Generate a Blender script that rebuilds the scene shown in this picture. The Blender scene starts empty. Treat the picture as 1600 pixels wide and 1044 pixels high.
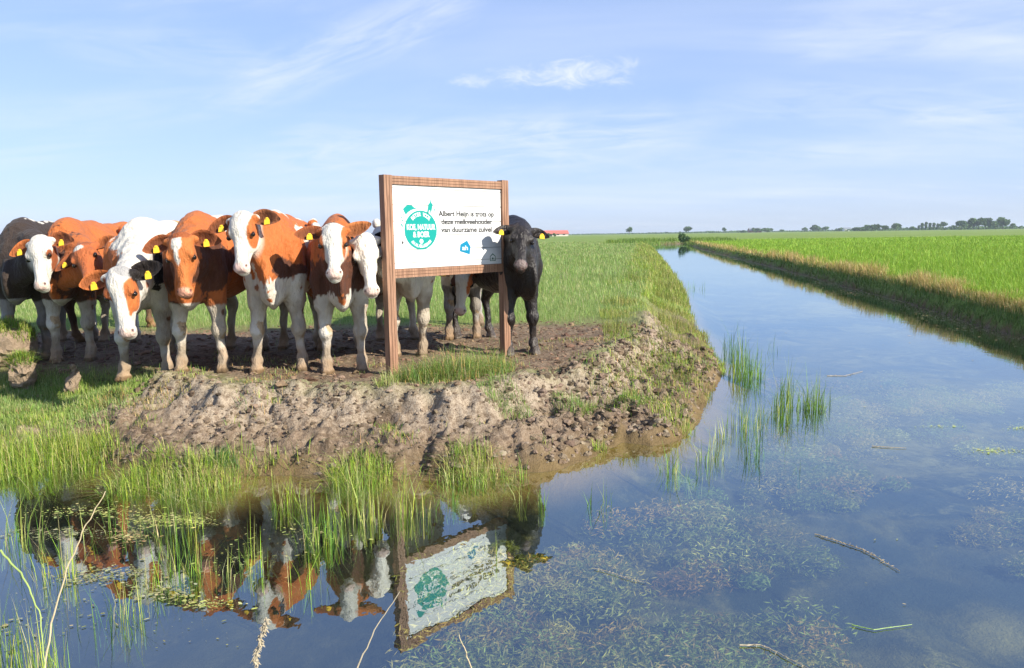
import bpy, math, random
import numpy as np
from mathutils import Vector, Matrix
R = math.radians
C = bpy.context.scene.collection
scn = bpy.context.scene
# ------------------------------------------------------------------ camera
F, PITCH, ROLL, H = 1170.0, R(7.52), 0.0150, 1.6      # focal length in photo pixels (1600 wide), eye height over the water
cam = bpy.data.objects.new('camera', bpy.data.cameras.new('camera'))
C.objects.link(cam); scn.camera = cam
cam.data.sensor_width = 36.0; cam.data.lens = 36.0 * F / 1600.0
cam.data.clip_start = 0.05; cam.data.clip_end = 30000
cam.matrix_world = (Matrix.Translation((0, 0, H)) @ Matrix.Rotation(math.pi / 2 - PITCH, 4, 'X')
                    @ Matrix.Rotation(-ROLL, 4, 'Z'))
# ------------------------------------------------------------------ sun and sky
SUN_EL, SUN_AZ = R(32), R(123)                         # azimuth clockwise from +Y: behind the camera to the right
sun_dir = Vector((math.cos(SUN_EL) * math.sin(SUN_AZ), math.cos(SUN_EL) * math.cos(SUN_AZ), math.sin(SUN_EL)))
sun = bpy.data.objects.new('sun', bpy.data.lights.new('sun', 'SUN')); C.objects.link(sun)
sun.data.energy = 4.7; sun.data.angle = R(0.5); sun.data.color = (1.0, 0.93, 0.80)
sun.rotation_euler = sun_dir.to_track_quat('Z', 'Y').to_euler()
world = bpy.data.worlds.new('World'); scn.world = world; world.use_nodes = True
scn.view_settings.view_transform = 'Standard'; scn.view_settings.look = 'None'
scn.view_settings.exposure = 1.0; scn.view_settings.gamma = 1.0
scn.cycles.max_bounces = 8; scn.cycles.transparent_max_bounces = 12
scn.cycles.use_denoising = True

class NT:
    """tiny node helper"""
    def __init__(s, tree): s.t = tree; s.t.nodes.clear()
    def n(s, typ, props=None, **ins):
        nd = s.t.nodes.new(typ)
        for k, v in (props or {}).items(): setattr(nd, k, v)
        for k, v in ins.items():
            key = int(k[1:]) if k[0] == 'i' and k[1:].isdigit() else k.replace('_', ' ')
            s.set(nd.inputs[key], v)
        return nd
    def set(s, sock, v):
        if isinstance(v, bpy.types.NodeSocket): s.t.links.new(v, sock)
        elif isinstance(v, bpy.types.Node): s.t.links.new(v.outputs[0], sock)
        else:
            if isinstance(v, tuple) and len(v) == 3 and sock.type == 'RGBA': v = v + (1,)
            sock.default_value = v
    def math(s, op, a, b=0.0, clamp=False):
        return s.n('ShaderNodeMath', {'operation': op, 'use_clamp': clamp}, i0=a, i1=b).outputs[0]
    def mix(s, f, a, b, mode='MIX'):
        m = s.n('ShaderNodeMix', {'data_type': 'RGBA', 'blend_type': mode})
        s.set(m.inputs[0], f); s.set(m.inputs[6], a); s.set(m.inputs[7], b); return m.outputs[2]
    def noise(s, vec, scale, detail=4, rough=0.55, dist=0.0):
        return s.n('ShaderNodeTexNoise', None, Vector=vec, Scale=scale, Detail=detail, Roughness=rough, Distortion=dist).outputs[0]
    def ramp(s, f, lo, hi):
        return s.n('ShaderNodeMapRange', {'interpolation_type': 'SMOOTHSTEP'}, Value=f, i1=lo, i2=hi).outputs[0]

w = NT(world.node_tree)
sky = w.n('ShaderNodeTexSky', {'sky_type': 'NISHITA', 'sun_disc': False, 'sun_elevation': SUN_EL, 'sun_rotation': SUN_AZ,
                               'altitude': 0, 'air_density': 1.0, 'dust_density': 0.35, 'ozone_density': 1.6})
dirv = w.n('ShaderNodeTexCoord').outputs['Generated']
sep = w.n('ShaderNodeSeparateXYZ', None, Vector=dirv)
zc = w.math('ADD', w.math('MAXIMUM', sep.outputs[2], 0.0), 0.12)
px = w.math('DIVIDE', sep.outputs[0], zc); py = w.math('DIVIDE', sep.outputs[1], zc)
plane = w.n('ShaderNodeCombineXYZ', None, X=px, Y=py, Z=0.0).outputs[0]
# thin cirrus: long streaks plus a soft veil
mp = w.n('ShaderNodeMapping', None, Vector=plane, Rotation=(0, 0, R(38)), Scale=(0.42, 1.5, 1)).outputs[0]
st = w.noise(mp, 0.9, 7, 0.58, 0.5)
mp2 = w.n('ShaderNodeMapping', None, Vector=plane, Rotation=(0, 0, R(-12)), Location=(3, 1, 0), Scale=(0.35, 0.8, 1)).outputs[0]
veil = w.noise(mp2, 0.8, 5, 0.55, 0.3)
cl = w.math('ADD', w.math('MULTIPLY', w.ramp(st, 0.50, 0.78), 0.42), w.math('MULTIPLY', w.ramp(veil, 0.42, 0.75), 0.34))
# one small bright fair weather cloud high over the sign
def dirof(x, y):
    u = (x - 800) / F; v = (522 - y) / F
    c, s = math.cos(ROLL), math.sin(ROLL); X = u * c + v * s; Y = -u * s + v * c
    return Vector((X, math.cos(PITCH) + Y * math.sin(PITCH), -math.sin(PITCH) + Y * math.cos(PITCH)))
def puff(x, y, sx, sy, dens):
    d = dirof(x, y).normalized()
    az = math.atan2(d.x, d.y); el = math.asin(d.z)
    a = w.math('SUBTRACT', w.n('ShaderNodeMath', {'operation': 'ARCTAN2'}, i0=sep.outputs[0], i1=sep.outputs[1]).outputs[0], az)
    e = w.math('SUBTRACT', w.math('ARCSINE', sep.outputs[2]), el)
    q = w.math('ADD', w.math('POWER', w.math('ABSOLUTE', w.math('DIVIDE', a, sx)), 2.0), w.math('POWER', w.math('ABSOLUTE', w.math('DIVIDE', e, sy)), 2.0))
    nz = w.noise(w.n('ShaderNodeMapping', None, Vector=dirv, Scale=(1, 1, 2.2)).outputs[0], 22, 8, 0.7, .6)
    return w.math('MULTIPLY', w.ramp(w.math('SUBTRACT', w.math('MULTIPLY', nz, 3.4), w.math('ADD', q, .45)), 0.35, 2.1), dens)
cl = w.math('ADD', cl, puff(890, 114, 0.110, 0.022, 1.0))
cl = w.math('ADD', cl, puff(735, 126, 0.040, 0.010, 0.8))
def streak(x0, y0, x1, y1, wid, dens, sc=9, seed=0):
    a, b = dirof(x0, y0).normalized(), dirof(x1, y1).normalized(); nrm = a.cross(b).normalized(); mid = (a + b).normalized(); half = math.acos(max(-1, min(1, a.dot(b)))) / 2
    off = w.n('ShaderNodeVectorMath', {'operation': 'DOT_PRODUCT'}, i0=dirv, i1=tuple(nrm)).outputs['Value']
    wob = w.math('MULTIPLY', w.math('SUBTRACT', w.noise(w.n('ShaderNodeMapping', None, Vector=dirv, Location=(seed, 0, 0)).outputs[0], 5, 3), .5), wid * 1.6)
    e = w.math('DIVIDE', w.math('ABSOLUTE', w.math('ADD', off, wob)), wid)
    al = tuple(nrm.cross(mid)); u = w.math('DIVIDE', w.math('ABSOLUTE', w.n('ShaderNodeVectorMath', {'operation': 'DOT_PRODUCT'}, i0=dirv, i1=al).outputs['Value']), math.sin(half))
    q = w.math('ADD', w.math('POWER', e, 1.5), w.math('POWER', u, 4.0))
    fr_ = w.n('ShaderNodeCombineXYZ', None, X=w.math('MULTIPLY', off, 55.0), Y=w.n('ShaderNodeVectorMath', {'operation': 'DOT_PRODUCT'}, i0=dirv, i1=al).outputs['Value'], Z=float(seed)).outputs[0]
    nz = w.noise(w.n('ShaderNodeMapping', None, Vector=fr_, Scale=(1, sc, 1)).outputs[0], 1.0, 7, .62, .8)
    return w.math('MULTIPLY', w.math('MULTIPLY', w.ramp(q, 1.3, 0.0), w.ramp(nz, .25, .75)), dens)
for k_, a_ in enumerate([(300, 175, 760, -10, .034, .48), (60, 60, 460, 110, .030, .25), (330, 262, 1150, 195, .050, .55), (1080, 150, 1700, 205, .035, .30), (1400, 188, 1680, 165, .014, .45), (1180, 75, 1750, 15, .05, .25), (-60, 200, 500, 150, .03, .18), (820, 260, 1500, 235, .02, .25), (100, -60, 620, -140, .1, .35)]):
    cl = w.math('ADD', cl, streak(*a_, seed=k_ * 3))
cl = w.math('MINIMUM', cl, 0.9)
skyg = w.n('ShaderNodeGamma', None, Color=sky, Gamma=0.45).outputs[0]      # gentler fall from horizon to zenith, as the photo's exposure shows
skyc = w.n('ShaderNodeVectorMath', {'operation': 'MULTIPLY'}, i0=skyg, i1=(1.74, 2.08, 3.0)).outputs[0]
col = w.mix(cl, skyc, (5.6, 6.0, 6.6))
bg = w.n('ShaderNodeBackground', None, Color=col, Strength=0.083)
w.n('ShaderNodeOutputWorld', None, Surface=bg)

# ------------------------------------------------------------------ helpers
def ray(x, y): return np.array(dirof(x, y))
def at(x, y, z=0.0):
    d = ray(x, y); return d * ((z - H) / d[2]) + np.array([0, 0, H])
def atY(x, y, Y):
    d = ray(x, y); return d * (Y / d[1]) + np.array([0, 0, H])
rng = np.random.default_rng(7)
def hsh(ix, iy, iz, seed):
    h = (ix * 374761393 + iy * 668265263 + iz * 2147483647 + seed * 974634777).astype(np.int64) & 0xffffffff
    h = ((h ^ (h >> 13)) * 1274126177) & 0xffffffff
    return ((h ^ (h >> 16)) & 0xffffff) / float(0xffffff)
def vn(p, f=1.0, seed=0):
    """value noise in -1..1 for points (n,2) or (n,3)"""
    p = np.asarray(p, float) * f
    if p.shape[1] == 2: p = np.c_[p, np.full(len(p), 0.37)]
    i = np.floor(p).astype(np.int64); t = p - i; t = t * t * (3 - 2 * t); out = 0
    for dx in (0, 1):
        for dy in (0, 1):
            for dz in (0, 1):
                wgt = (t[:, 0] if dx else 1 - t[:, 0]) * (t[:, 1] if dy else 1 - t[:, 1]) * (t[:, 2] if dz else 1 - t[:, 2])
                out = out + wgt * hsh(i[:, 0] + dx, i[:, 1] + dy, i[:, 2] + dz, seed)
    return out * 2 - 1
def fbm(p, f=1.0, o=4, seed=0, g=0.5):
    s = 0; a = 1.0; tot = 0
    for k in range(o): s = s + a * vn(p, f * 2.03 ** k, seed + k); tot += a; a *= g
    return s / tot
def worley(P, f, seed=0):
    p = np.asarray(P, float) * f; i = np.floor(p).astype(np.int64); best = np.full(len(p), 9.0)
    for dx in (-1, 0, 1):
        for dy in (-1, 0, 1):
            cx_, cy_ = i[:, 0] + dx, i[:, 1] + dy; z0 = cx_ * 0
            q = np.c_[cx_ + hsh(cx_, cy_, z0, seed), cy_ + hsh(cx_, cy_, z0 + 7, seed)]; best = np.minimum(best, np.hypot(*(q - p).T) + .25 * hsh(cx_, cy_, z0 + 3, seed))
    return best
def sstep(a, b, x):
    t = np.clip((x - a) / (b - a), 0, 1); return t * t * (3 - 2 * t)
def tag(o, label=None, cat=None, group=None, kind=None):
    if label: o['label'] = label
    if cat: o['category'] = cat
    if group: o['group'] = group
    if kind: o['kind'] = kind
    return o
def mesh_np(name, V, faces, mats, parent=None, smooth=True, cols=None, matidx=None, attr='col'):
    """faces: list of int arrays (n,3) and/or (n,4)"""
    me = bpy.data.meshes.new(name)
    V = np.asarray(V, np.float32); me.vertices.add(len(V)); me.vertices.foreach_set('co', V.ravel())
    fs = [np.asarray(f, np.int32) for f in faces if len(f)]
    loops = np.concatenate([f.ravel() for f in fs]); tot = np.concatenate([np.full(len(f), f.shape[1], np.int32) for f in fs])
    me.loops.add(len(loops)); me.loops.foreach_set('vertex_index', loops)
    me.polygons.add(len(tot)); st = np.r_[0, np.cumsum(tot)[:-1]].astype(np.int32)
    me.polygons.foreach_set('loop_start', st); me.polygons.foreach_set('loop_total', tot)
    me.polygons.foreach_set('use_smooth', np.full(len(tot), smooth))
    if matidx is not None: me.polygons.foreach_set('material_index', np.asarray(matidx, np.int32))
    me.update(calc_edges=True)
    if cols is not None:
        ca = me.color_attributes.new(attr, 'FLOAT_COLOR', 'POINT')
        cc = np.ones((len(V), 4), np.float32); cc[:, :3] = cols; ca.data.foreach_set('color', cc.ravel())
    for m in (mats if isinstance(mats, (list, tuple)) else [mats]): me.materials.append(m)
    o = bpy.data.objects.new(name, me); C.objects.link(o)
    if parent: o.parent = parent
    return o
def empty(name, loc, rz=0):
    o = bpy.data.objects.new(name, None); C.objects.link(o); o.location = loc; o.rotation_euler = (0, 0, rz)
    o.empty_display_size = 0.1; return o
class MB:
    def __init__(s): s.v = []; s.q = []; s.t = []; s.n = 0
    def add(s, V, Q=(), T=()):
        s.v.append(np.asarray(V, float))
        if len(Q): s.q.append(np.asarray(Q) + s.n)
        if len(T): s.t.append(np.asarray(T) + s.n)
        s.n += len(V); return s
    def box(s, a, b, bev=0.0):
        a = np.array(a, float); b = np.array(b, float)
        if bev <= 0:
            V = [[(a, b)[i][0], (a, b)[j][1], (a, b)[k][2]] for i in (0, 1) for j in (0, 1) for k in (0, 1)]
            return s.add(V, [[0, 1, 3, 2], [4, 6, 7, 5], [0, 4, 5, 1], [2, 3, 7, 6], [0, 2, 6, 4], [1, 5, 7, 3]])
        import bmesh
        bm = bmesh.new(); bmesh.ops.create_cube(bm, size=1)
        for v in bm.verts: v.co = Vector((a + b) / 2) + Vector(v.co * 1) * Vector(b - a) if False else Vector([(a[i] + b[i]) / 2 + v.co[i] * (b[i] - a[i]) for i in range(3)])
        bmesh.ops.bevel(bm, geom=bm.edges[:], offset=bev, segments=1, affect='EDGES')
        V = [v.co[:] for v in bm.verts]; Q = [[v.index for v in f.verts] for f in bm.faces if len(f.verts) == 4]; T = [[v.index for v in f.verts] for f in bm.faces if len(f.verts) == 3]
        bm.free(); return s.add(V, Q, T)
    def tube(s, pts, rad, n=8):
        pts = np.array(pts, float); rad = np.broadcast_to(rad, len(pts)); V = []
        for i, p in enumerate(pts):
            d = pts[min(i + 1, len(pts) - 1)] - pts[max(i - 1, 0)]; d /= np.linalg.norm(d) + 1e-9
            u = np.cross(d, [0.3, 0.9, 0.31]); u /= np.linalg.norm(u); v = np.cross(d, u)
            for k in range(n):
                t = 2 * math.pi * k / n; V.append(p + rad[i] * (u * math.cos(t) + v * math.sin(t)))
        Q = [[i * n + k, i * n + (k + 1) % n, (i + 1) * n + (k + 1) % n, (i + 1) * n + k] for i in range(len(pts) - 1) for k in range(n)]
        V.append(pts[0]); V.append(pts[-1]); m = len(pts) * n
        T = [[m, (k + 1) % n, k] for k in range(n)] + [[m + 1, m - n + k, m - n + (k + 1) % n] for k in range(n)]
        return s.add(V, Q, T)
    def poly(s, P, y0, y1):
        """prism of a polygon given in x,z between y0 (front) and y1"""
        from mathutils.geometry import tessellate_polygon
        P = [tuple(p) for p in P]; n = len(P)
        T = tessellate_polygon([[Vector((p[0], p[1], 0)) for p in P]])
        V = [(p[0], y0, p[1]) for p in P] + [(p[0], y1, p[1]) for p in P]
        T = [list(t) for t in T] + [[n + t[0], n + t[2], n + t[1]] for t in T]
        Q = [[i, (i + 1) % n, n + (i + 1) % n, n + i] for i in range(n)]
        return s.add(V, Q, T)
    def build(s, name, mat, parent=None, smooth=False, cols=None):
        F_ = []
        if s.q: F_.append(np.concatenate(s.q))
        if s.t: F_.append(np.concatenate(s.t))
        return mesh_np(name, np.concatenate(s.v), F_, mat, parent, smooth, cols)

# ------------------------------------------------------------------ materials
def material(name):
    m = bpy.data.materials.new(name); m.use_nodes = True; return m, NT(m.node_tree)
def principled(t, **k):
    b = t.n('ShaderNodeBsdfPrincipled', None, **k); t.n('ShaderNodeOutputMaterial', None, Surface=b); return b
def plain(name, col, rough=0.7, vary=0.15, scale=20, bump=0.0, coord='Object', spec=0.4):
    m, t = material(name); co = t.n('ShaderNodeTexCoord').outputs[coord]
    nz = t.noise(co, scale, 5); f = t.math('ADD', 1 - vary, t.math('MULTIPLY', nz, 2 * vary))
    c = t.n('ShaderNodeVectorMath', {'operation': 'SCALE'}, i0=tuple(col), Scale=f).outputs[0]
    b = principled(t, Base_Color=c, Roughness=rough, Specular_IOR_Level=spec)
    if bump: t.set(b.inputs['Normal'], t.n('ShaderNodeBump', None, Strength=bump, Distance=0.01, Height=nz).outputs[0])
    return m
def leaf_mat(name, trans=0.35, rough=0.5):
    """colour of each blade or leaf from its own attribute, light shines through"""
    m, t = material(name); a = t.n('ShaderNodeAttribute', {'attribute_name': 'col'}).outputs['Color']
    d = t.n('ShaderNodeBsdfPrincipled', None, Base_Color=a, Roughness=rough, Specular_IOR_Level=0.25)
    tr = t.n('ShaderNodeBsdfTranslucent', None, Color=t.mix(0.5, a, (0.25, 0.36, 0.03), 'MIX'))
    mx = t.n('ShaderNodeMixShader', None, Fac=trans); t.set(mx.inputs[1], d); t.set(mx.inputs[2], tr)
    t.n('ShaderNodeOutputMaterial', None, Surface=mx); return m
M_GRASS = leaf_mat('grass_blades', 0.3)
M_TREE = leaf_mat('tree_leaves', 0.15, 0.7)
M_REED = leaf_mat('reed_leaves', 0.3, 0.45)

# ------------------------------------------------------------------ the land and the ditch
ZG = 0.41                                             # pasture level above the water
WL = [(-14, 5.5), (-8, 5.35), (-4.12, 5.17), (-3.65, 5.15), (-3.4, 5.24), (-3.3, 5.62), (-3.05, 5.3), (-2.7, 4.98), (-2.3, 4.74), (-1.95, 4.72), (-1.85, 5.0),
      (-1.6, 4.93), (-1.12, 4.84), (-.64, 4.75), (-.27, 4.74), (0, 4.84), (.29, 4.95), (.59, 5.24), (.85, 5.6), (1.04, 5.48), (1.32, 5.64), (1.62, 6.31),
      (1.87, 7.2), (2.37, 8.16), (2.61, 9.44), (2.86, 10.86), (3.31, 13.7), (3.9, 16.6), (4.97, 21.8), (7.1, 33.7), (10.4, 52.8), (16.4, 88),
      (18, 97), (21, 104), (25, 108), (24.4, 104), (18.07, 70.4), (12.12, 35.4), (9.95, 23.0), (8.8, 16.9), (7.85, 12.66), (7.25, 9.84), (6.8, 7), (6.3, 3), (6.2, 0.2), (6.2, -6), (3.4, -6),
      (3.2, 0.3), (2.0, 0.75), (0, 0.85), (-3, 0.8), (-8, 0.9), (-14, 1.0)]
WP = np.array(WL, float)
def sdw(P):
    """signed distance to the water's outline, positive on land; and x of nearest edge point"""
    P = np.asarray(P, float); best = np.full(len(P), 1e9); inside = np.zeros(len(P), bool); side = np.zeros(len(P))
    n = len(WP)
    for i in range(n):
        a = WP[i]; b = WP[(i + 1) % n]; ab = b - a; ap = P - a
        t = np.clip((ap @ ab) / (ab @ ab), 0, 1); d = np.hypot(*(ap - t[:, None] * ab).T)
        m = d < best; best[m] = d[m]; side[m] = i
        c = ((a[1] > P[:, 1]) != (b[1] > P[:, 1])) & (P[:, 0] < (b[0] - a[0]) * (P[:, 1] - a[1]) / (b[1] - a[1] + 1e-12) + a[0])
        inside ^= c
    return np.where(inside, -best, best), side
def land(P):
    """height and masks at points (n,2)"""
    P = np.asarray(P, float); d, side = sdw(P); x, y = P[:, 0], P[:, 1]
    right = (side >= 34) & (side <= 45)
    left = side < 33
    near = sstep(14, 9, y) * sstep(-9, -6, x)
    fr = fbm(P, 1.6, 3, 5); fd = fbm(P, 6.5, 3, 9)
    dd = d + np.where(left, (0.10 * fr + 0.05 * fd) * sstep(40, 12, y), 0.22 * fbm(P, 0.7, 4, 44))
    wd = np.where(right, 0.24, np.where(left, 1.02 + 0.12 * fr, 0.9))
    t = np.clip(dd / wd, 0, 1)
    prof = np.where(right, t ** 0.6, 0.26 * sstep(0, .25, t) + 0.24 * sstep(.2, .66, t) + .50 * sstep(.58, .92, t))
    zt = np.where(right, .40, ZG)
    dep = np.exp(-(((x + 4.5) / 1.15) ** 4 + ((y - 6.35) / .75) ** 4)) * (x < -3.2)       # hollow broken out of the bank
    dep = np.maximum(dep, sstep(-3.25, -3.5, x) * sstep(6.0, 5.6, y) * .55)
    zt = zt - 0.27 * dep
    z = zt * prof
    slope = near * left * sstep(-.02, .1, dd) * sstep(1.35, .75, dd)
    rg = 1 - np.abs(fbm(P + 0.08 * np.c_[fd, fr], 3.1, 4, 21)); rg2 = 1 - np.abs(fbm(P, 9.5, 3, 31))
    z = z + slope * ((rg - .8) * 0.26 + (rg2 - .8) * 0.13 + 0.03 * fd)
    Pw = P + .05 * np.c_[fd, fr] + .02 * np.c_[vn(P, 20, 70), vn(P, 20, 71)]; kk = slope > 0
    lump = np.zeros(len(P)); lump[kk] = .075 * (.62 - worley(Pw[kk], 4.2, 1)) + .042 * (.62 - worley(Pw[kk], 9.5, 2)) + .020 * (.62 - worley(Pw[kk], 21, 3))
    z = z + slope * lump * (.75 + .5 * sstep(-1, 1, x)) * sstep(0, .12, dd)
    plate = near * sstep(.9, 1.3, dd) * left
    lowf = fbm(P, .55, 3, 88)
    dirt = plate * sstep(1.0, -1.0, (y - (10.1 + 1.6 * lowf + .5 * fr + .3 * fd)) * 1.3) * sstep(0.1, -.2, (x - (1.0 + .13 * (y - 6.5) + .3 * fr + .5 * lowf)) * .6) * (1 - .9 * dep)
    z = z + dirt * (0.022 * fbm(P, 5, 3, 40) + 0.022 * fbm(P, 14, 2, 41)) + 0.02 * fbm(P, .7, 2, 42) * sstep(1, 2, d) * (1 - dirt)
    bed = -(np.minimum(np.maximum(-dd, 0) * 0.42, 0.30)) - .0
    bed = bed + sstep(0.2, .8, -dd) * (0.06 * fbm(P, 2.2, 3, 60) + 0.03 * fbm(P, 7, 3, 61))
    z = np.where(dd < 0, np.minimum(bed, -0.004), np.maximum(z, 0.004 + 0.3 * np.clip(dd, 0, .02)))
    return z, d, dd, dict(dirt=dirt, slope=slope, right=right.astype(float), left=left.astype(float), dep=dep, near=near, fr=fr, fd=fd, rg=rg)
def axis(segs):
    out = [segs[0][0]]
    for a, b, st in segs:
        n = max(1, int(round((b - a) / st))); out += list(a + (b - a) * (np.arange(n) + 1) / n)
    return np.array(out)
def grow(a, b, n): return list(a * (b / a) ** (np.arange(1, n + 1) / n))
gx = axis([(-6.2, -4.6, .05), (-4.6, 2.6, .022), (2.6, 4.2, .045), (4.2, 9.5, .075), (9.5, 14, .15), (14, 28, .5)])
gx = np.r_[[-x for x in grow(6.2, 9000, 46)][::-1], gx, grow(28, 9000, 34)]
gy = axis([(-8, 0, .5), (0, 4.4, .1), (4.4, 7.2, .022), (7.2, 10, .045), (10, 18, .09), (18, 40, .4), (40, 112, 1.5)])
gy = np.r_[[-200, -30], gy, grow(112, 9000, 34)]
X_, Y_ = np.meshgrid(gx, gy, indexing='ij'); GP = np.c_[X_.ravel(), Y_.ravel()]
gz, gd, gdd, gm = land(GP)
nx, ny = len(gx), len(gy); ii = (np.arange(nx - 1)[:, None] * ny + np.arange(ny - 1)[None]).ravel()
quads = np.c_[ii, ii + ny, ii + ny + 1, ii + 1]
grassm = np.clip(sstep(.55, 1.0, gdd) * (1 - gm['dirt']) + gm['dep'] * .8, 0, 1) * (gdd > 0)
grassm = np.where(gm['near'] > .5, grassm * sstep(-.3, .3, gdd - 1.05 + gm['dep'] * 1.2 + .15 * gm['fr']), grassm)
grassm = np.maximum(grassm, gm['right'] * (gdd > .03)); grassm = np.maximum(grassm, gm['left'] * sstep(12, 16, GP[:, 1]) * (gdd > 0))
pale = gm['slope'] * sstep(.55, .75, gm['rg'] + .2 * gm['fd']) * sstep(.25, .8, gdd)
wet = sstep(.22, .02, gdd + .05 * gm['fd']) * (gdd > -.02)
mcol = np.c_[grassm, pale, wet]
m, t = material('ground_soil_and_turf')
a = t.n('ShaderNodeAttribute', {'attribute_name': 'mask'}); s_ = t.n('ShaderNodeSeparateColor', None, Color=a.outputs['Color'])
co = t.n('ShaderNodeNewGeometry').outputs['Position']; zz = t.n('ShaderNodeSeparateXYZ', None, Vector=co)
n1 = t.noise(co, 3.0, 6, .62); n2 = t.noise(co, 22, 6, .65); n3 = t.noise(co, 90, 4, .6); nbig = t.noise(co, .35, 4)
soil = t.mix(t.ramp(n1, .35, .68), (.105, .074, .048), (.205, .150, .102))
soil = t.mix(t.ramp(n2, .42, .70), soil, (.265, .202, .142))
soil = t.mix(t.math('MULTIPLY', s_.outputs[1], t.ramp(n2, .25, .6)), soil, (.36, .295, .22))
soil = t.mix(t.math('MULTIPLY', t.ramp(n3, .48, .62), .6), soil, (.115, .075, .048))
soil = t.mix(s_.outputs[2], soil, (.15, .105, .05))
nf = t.noise(co, .06, 3)
turf = t.mix(t.ramp(nbig, .3, .7), (.14, .22, .04), (.23, .31, .07))
turf = t.mix(t.ramp(nf, .40, .62), turf, (.24, .30, .09))
turf = t.mix(t.ramp(n2, .35, .7), turf, (.10, .15, .03))
bedc = t.mix(t.ramp(t.noise(co, 1.3, 6, .6, .8), .40, .64), (.025, .034, .022), (.19, .17, .07))
bedc = t.mix(t.ramp(t.noise(co, 5.5, 7, .70, .4), .50, .72), bedc, (.24, .22, .10))
bedc = t.mix(t.ramp(t.noise(co, .6, 3), .45, .62), bedc, (.035, .05, .05))
xx = t.ramp(zz.outputs[0], -.6, 1.2)
bedc = t.mix(xx, t.mix(.72, bedc, (.018, .020, .022)), bedc)      # dark of deeper water painted into the bed colour of the left arm
shore = t.ramp(zz.outputs[2], -.16, -.01)
bedc = t.mix(shore, bedc, (.30, .19, .07))
c = t.mix(s_.outputs[0], soil, turf); c = t.mix(t.math('LESS_THAN', zz.outputs[2], -.002), c, bedc)
hgt = t.math('ADD', t.math('MULTIPLY', n2, .7), t.math('MULTIPLY', n3, .35))
bp = t.n('ShaderNodeBump', None, Strength=.9, Distance=.03, Height=hgt)
principled(t, Base_Color=c, Roughness=.93, Specular_IOR_Level=.12, Normal=bp.outputs[0])
g = mesh_np('ground', np.c_[GP, gz], [quads], m, cols=mcol, attr='mask'); tag(g, kind='structure')

# ------------------------------------------------------------------ water
m, t = material('ditch_water')
co = t.n('ShaderNodeNewGeometry').outputs['Position']
mpw = t.n('ShaderNodeMapping', None, Vector=co, Scale=(1, .55, 1)).outputs[0]
rip = t.math('ADD', t.math('MULTIPLY', t.noise(mpw, 7, 3, .5), 1.0), t.math('MULTIPLY', t.noise(mpw, 1.2, 2), 1.2))
bp = t.n('ShaderNodeBump', None, Strength=.022, Distance=.05, Height=rip)
inc = t.n('ShaderNodeNewGeometry').outputs['Incoming']
cosv = t.math('ABSOLUTE', t.n('ShaderNodeVectorMath', {'operation': 'DOT_PRODUCT'}, i0=inc, i1=bp.outputs[0]).outputs['Value'])
fac = t.math('ADD', t.math('MULTIPLY', t.math('POWER', t.math('SUBTRACT', 1.0, cosv, True), 4.2), .74), .235, True)
gl = t.n('ShaderNodeBsdfGlossy', None, Color=(.80, .92, 1), Roughness=.010, Normal=bp.outputs[0])
tp = t.n('ShaderNodeBsdfTransparent', None, Color=(.84, .88, .76))
mx = t.n('ShaderNodeMixShader', None, Fac=fac); t.set(mx.inputs[1], tp); t.set(mx.inputs[2], gl)
t.n('ShaderNodeOutputMaterial', None, Surface=mx)
wx = np.array([-40, -14, -4, 4, 12, 40.]); wy = np.array([-10, 0, 5, 12, 30, 60, 125.])
A, B = np.meshgrid(wx, wy, indexing='ij'); i0 = (np.arange(len(wx) - 1)[:, None] * len(wy) + np.arange(len(wy) - 1)[None]).ravel()
tag(mesh_np('water', np.c_[A.ravel(), B.ravel(), np.zeros(A.size)], [np.c_[i0, i0 + len(wy), i0 + len(wy) + 1, i0 + 1]], m), kind='structure')

# ------------------------------------------------------------------ grass blades
def blades(name, base, hgt, wid, lean, cols, mat, parent=None, curl=None, link=True, dirs=None):
    """base (n,3), hgt/wid/lean (n,), colour (n,3): tapering bent blades, two segments each"""
    n = len(base); az = rng.uniform(0, 2 * math.pi, n) if dirs is None else dirs
    u = np.c_[np.cos(az), np.sin(az), np.zeros(n)]; ln = np.c_[-np.sin(az), np.cos(az), np.zeros(n)]
    h = np.asarray(hgt)[:, None] * np.array([[0, 0, 1.]]); wd = np.asarray(wid)[:, None] * u * .5; l = np.asarray(lean)[:, None] * ln * np.asarray(hgt)[:, None]
    mid = base + h * .55 + l * .35; tip = base + h * (1 - .25 * np.abs(np.asarray(lean)))[:, None] + l
    V = np.stack([base - wd, base + wd, mid + wd * .8, mid - wd * .8, tip], 1).reshape(-1, 3)
    k = np.arange(n)[:, None] * 5
    return mesh_np(name, V, [k + np.array([[0, 1, 2, 3]]), k + np.array([[3, 2, 4]])], mat, parent, False, np.repeat(cols, 5, 0))
def pick(pal, n, jit=.18):
    pal = np.array(pal); c = pal[rng.integers(0, len(pal), n)]
    return np.clip(c * (1 + rng.normal(0, jit, (n, 1))) * (1 + rng.normal(0, jit * .4, (n, 3))), .005, .9)
G_MEADOW = [(.15, .25, .06), (.20, .30, .08), (.27, .34, .11), (.32, .37, .16), (.17, .29, .07), (.40, .38, .20)]
G_LUSH = [(.19, .35, .03), (.25, .41, .035), (.30, .46, .05), (.38, .50, .08), (.21, .34, .03), (.24, .42, .04), (.15, .28, .03)]
G_DRY = [(.60, .40, .17), (.50, .32, .12), (.66, .48, .24), (.44, .30, .11), (.30, .30, .08)]
G_BANK = [(.30, .31, .07), (.20, .26, .05), (.38, .34, .10), (.12, .17, .03), (.44, .36, .16), (.16, .13, .06)]
G_YELLOWGREEN = [(.30, .42, .04), (.37, .46, .06), (.22, .35, .04), (.42, .42, .12), (.14, .24, .03), (.50, .44, .20), (.10, .18, .03)]
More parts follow.
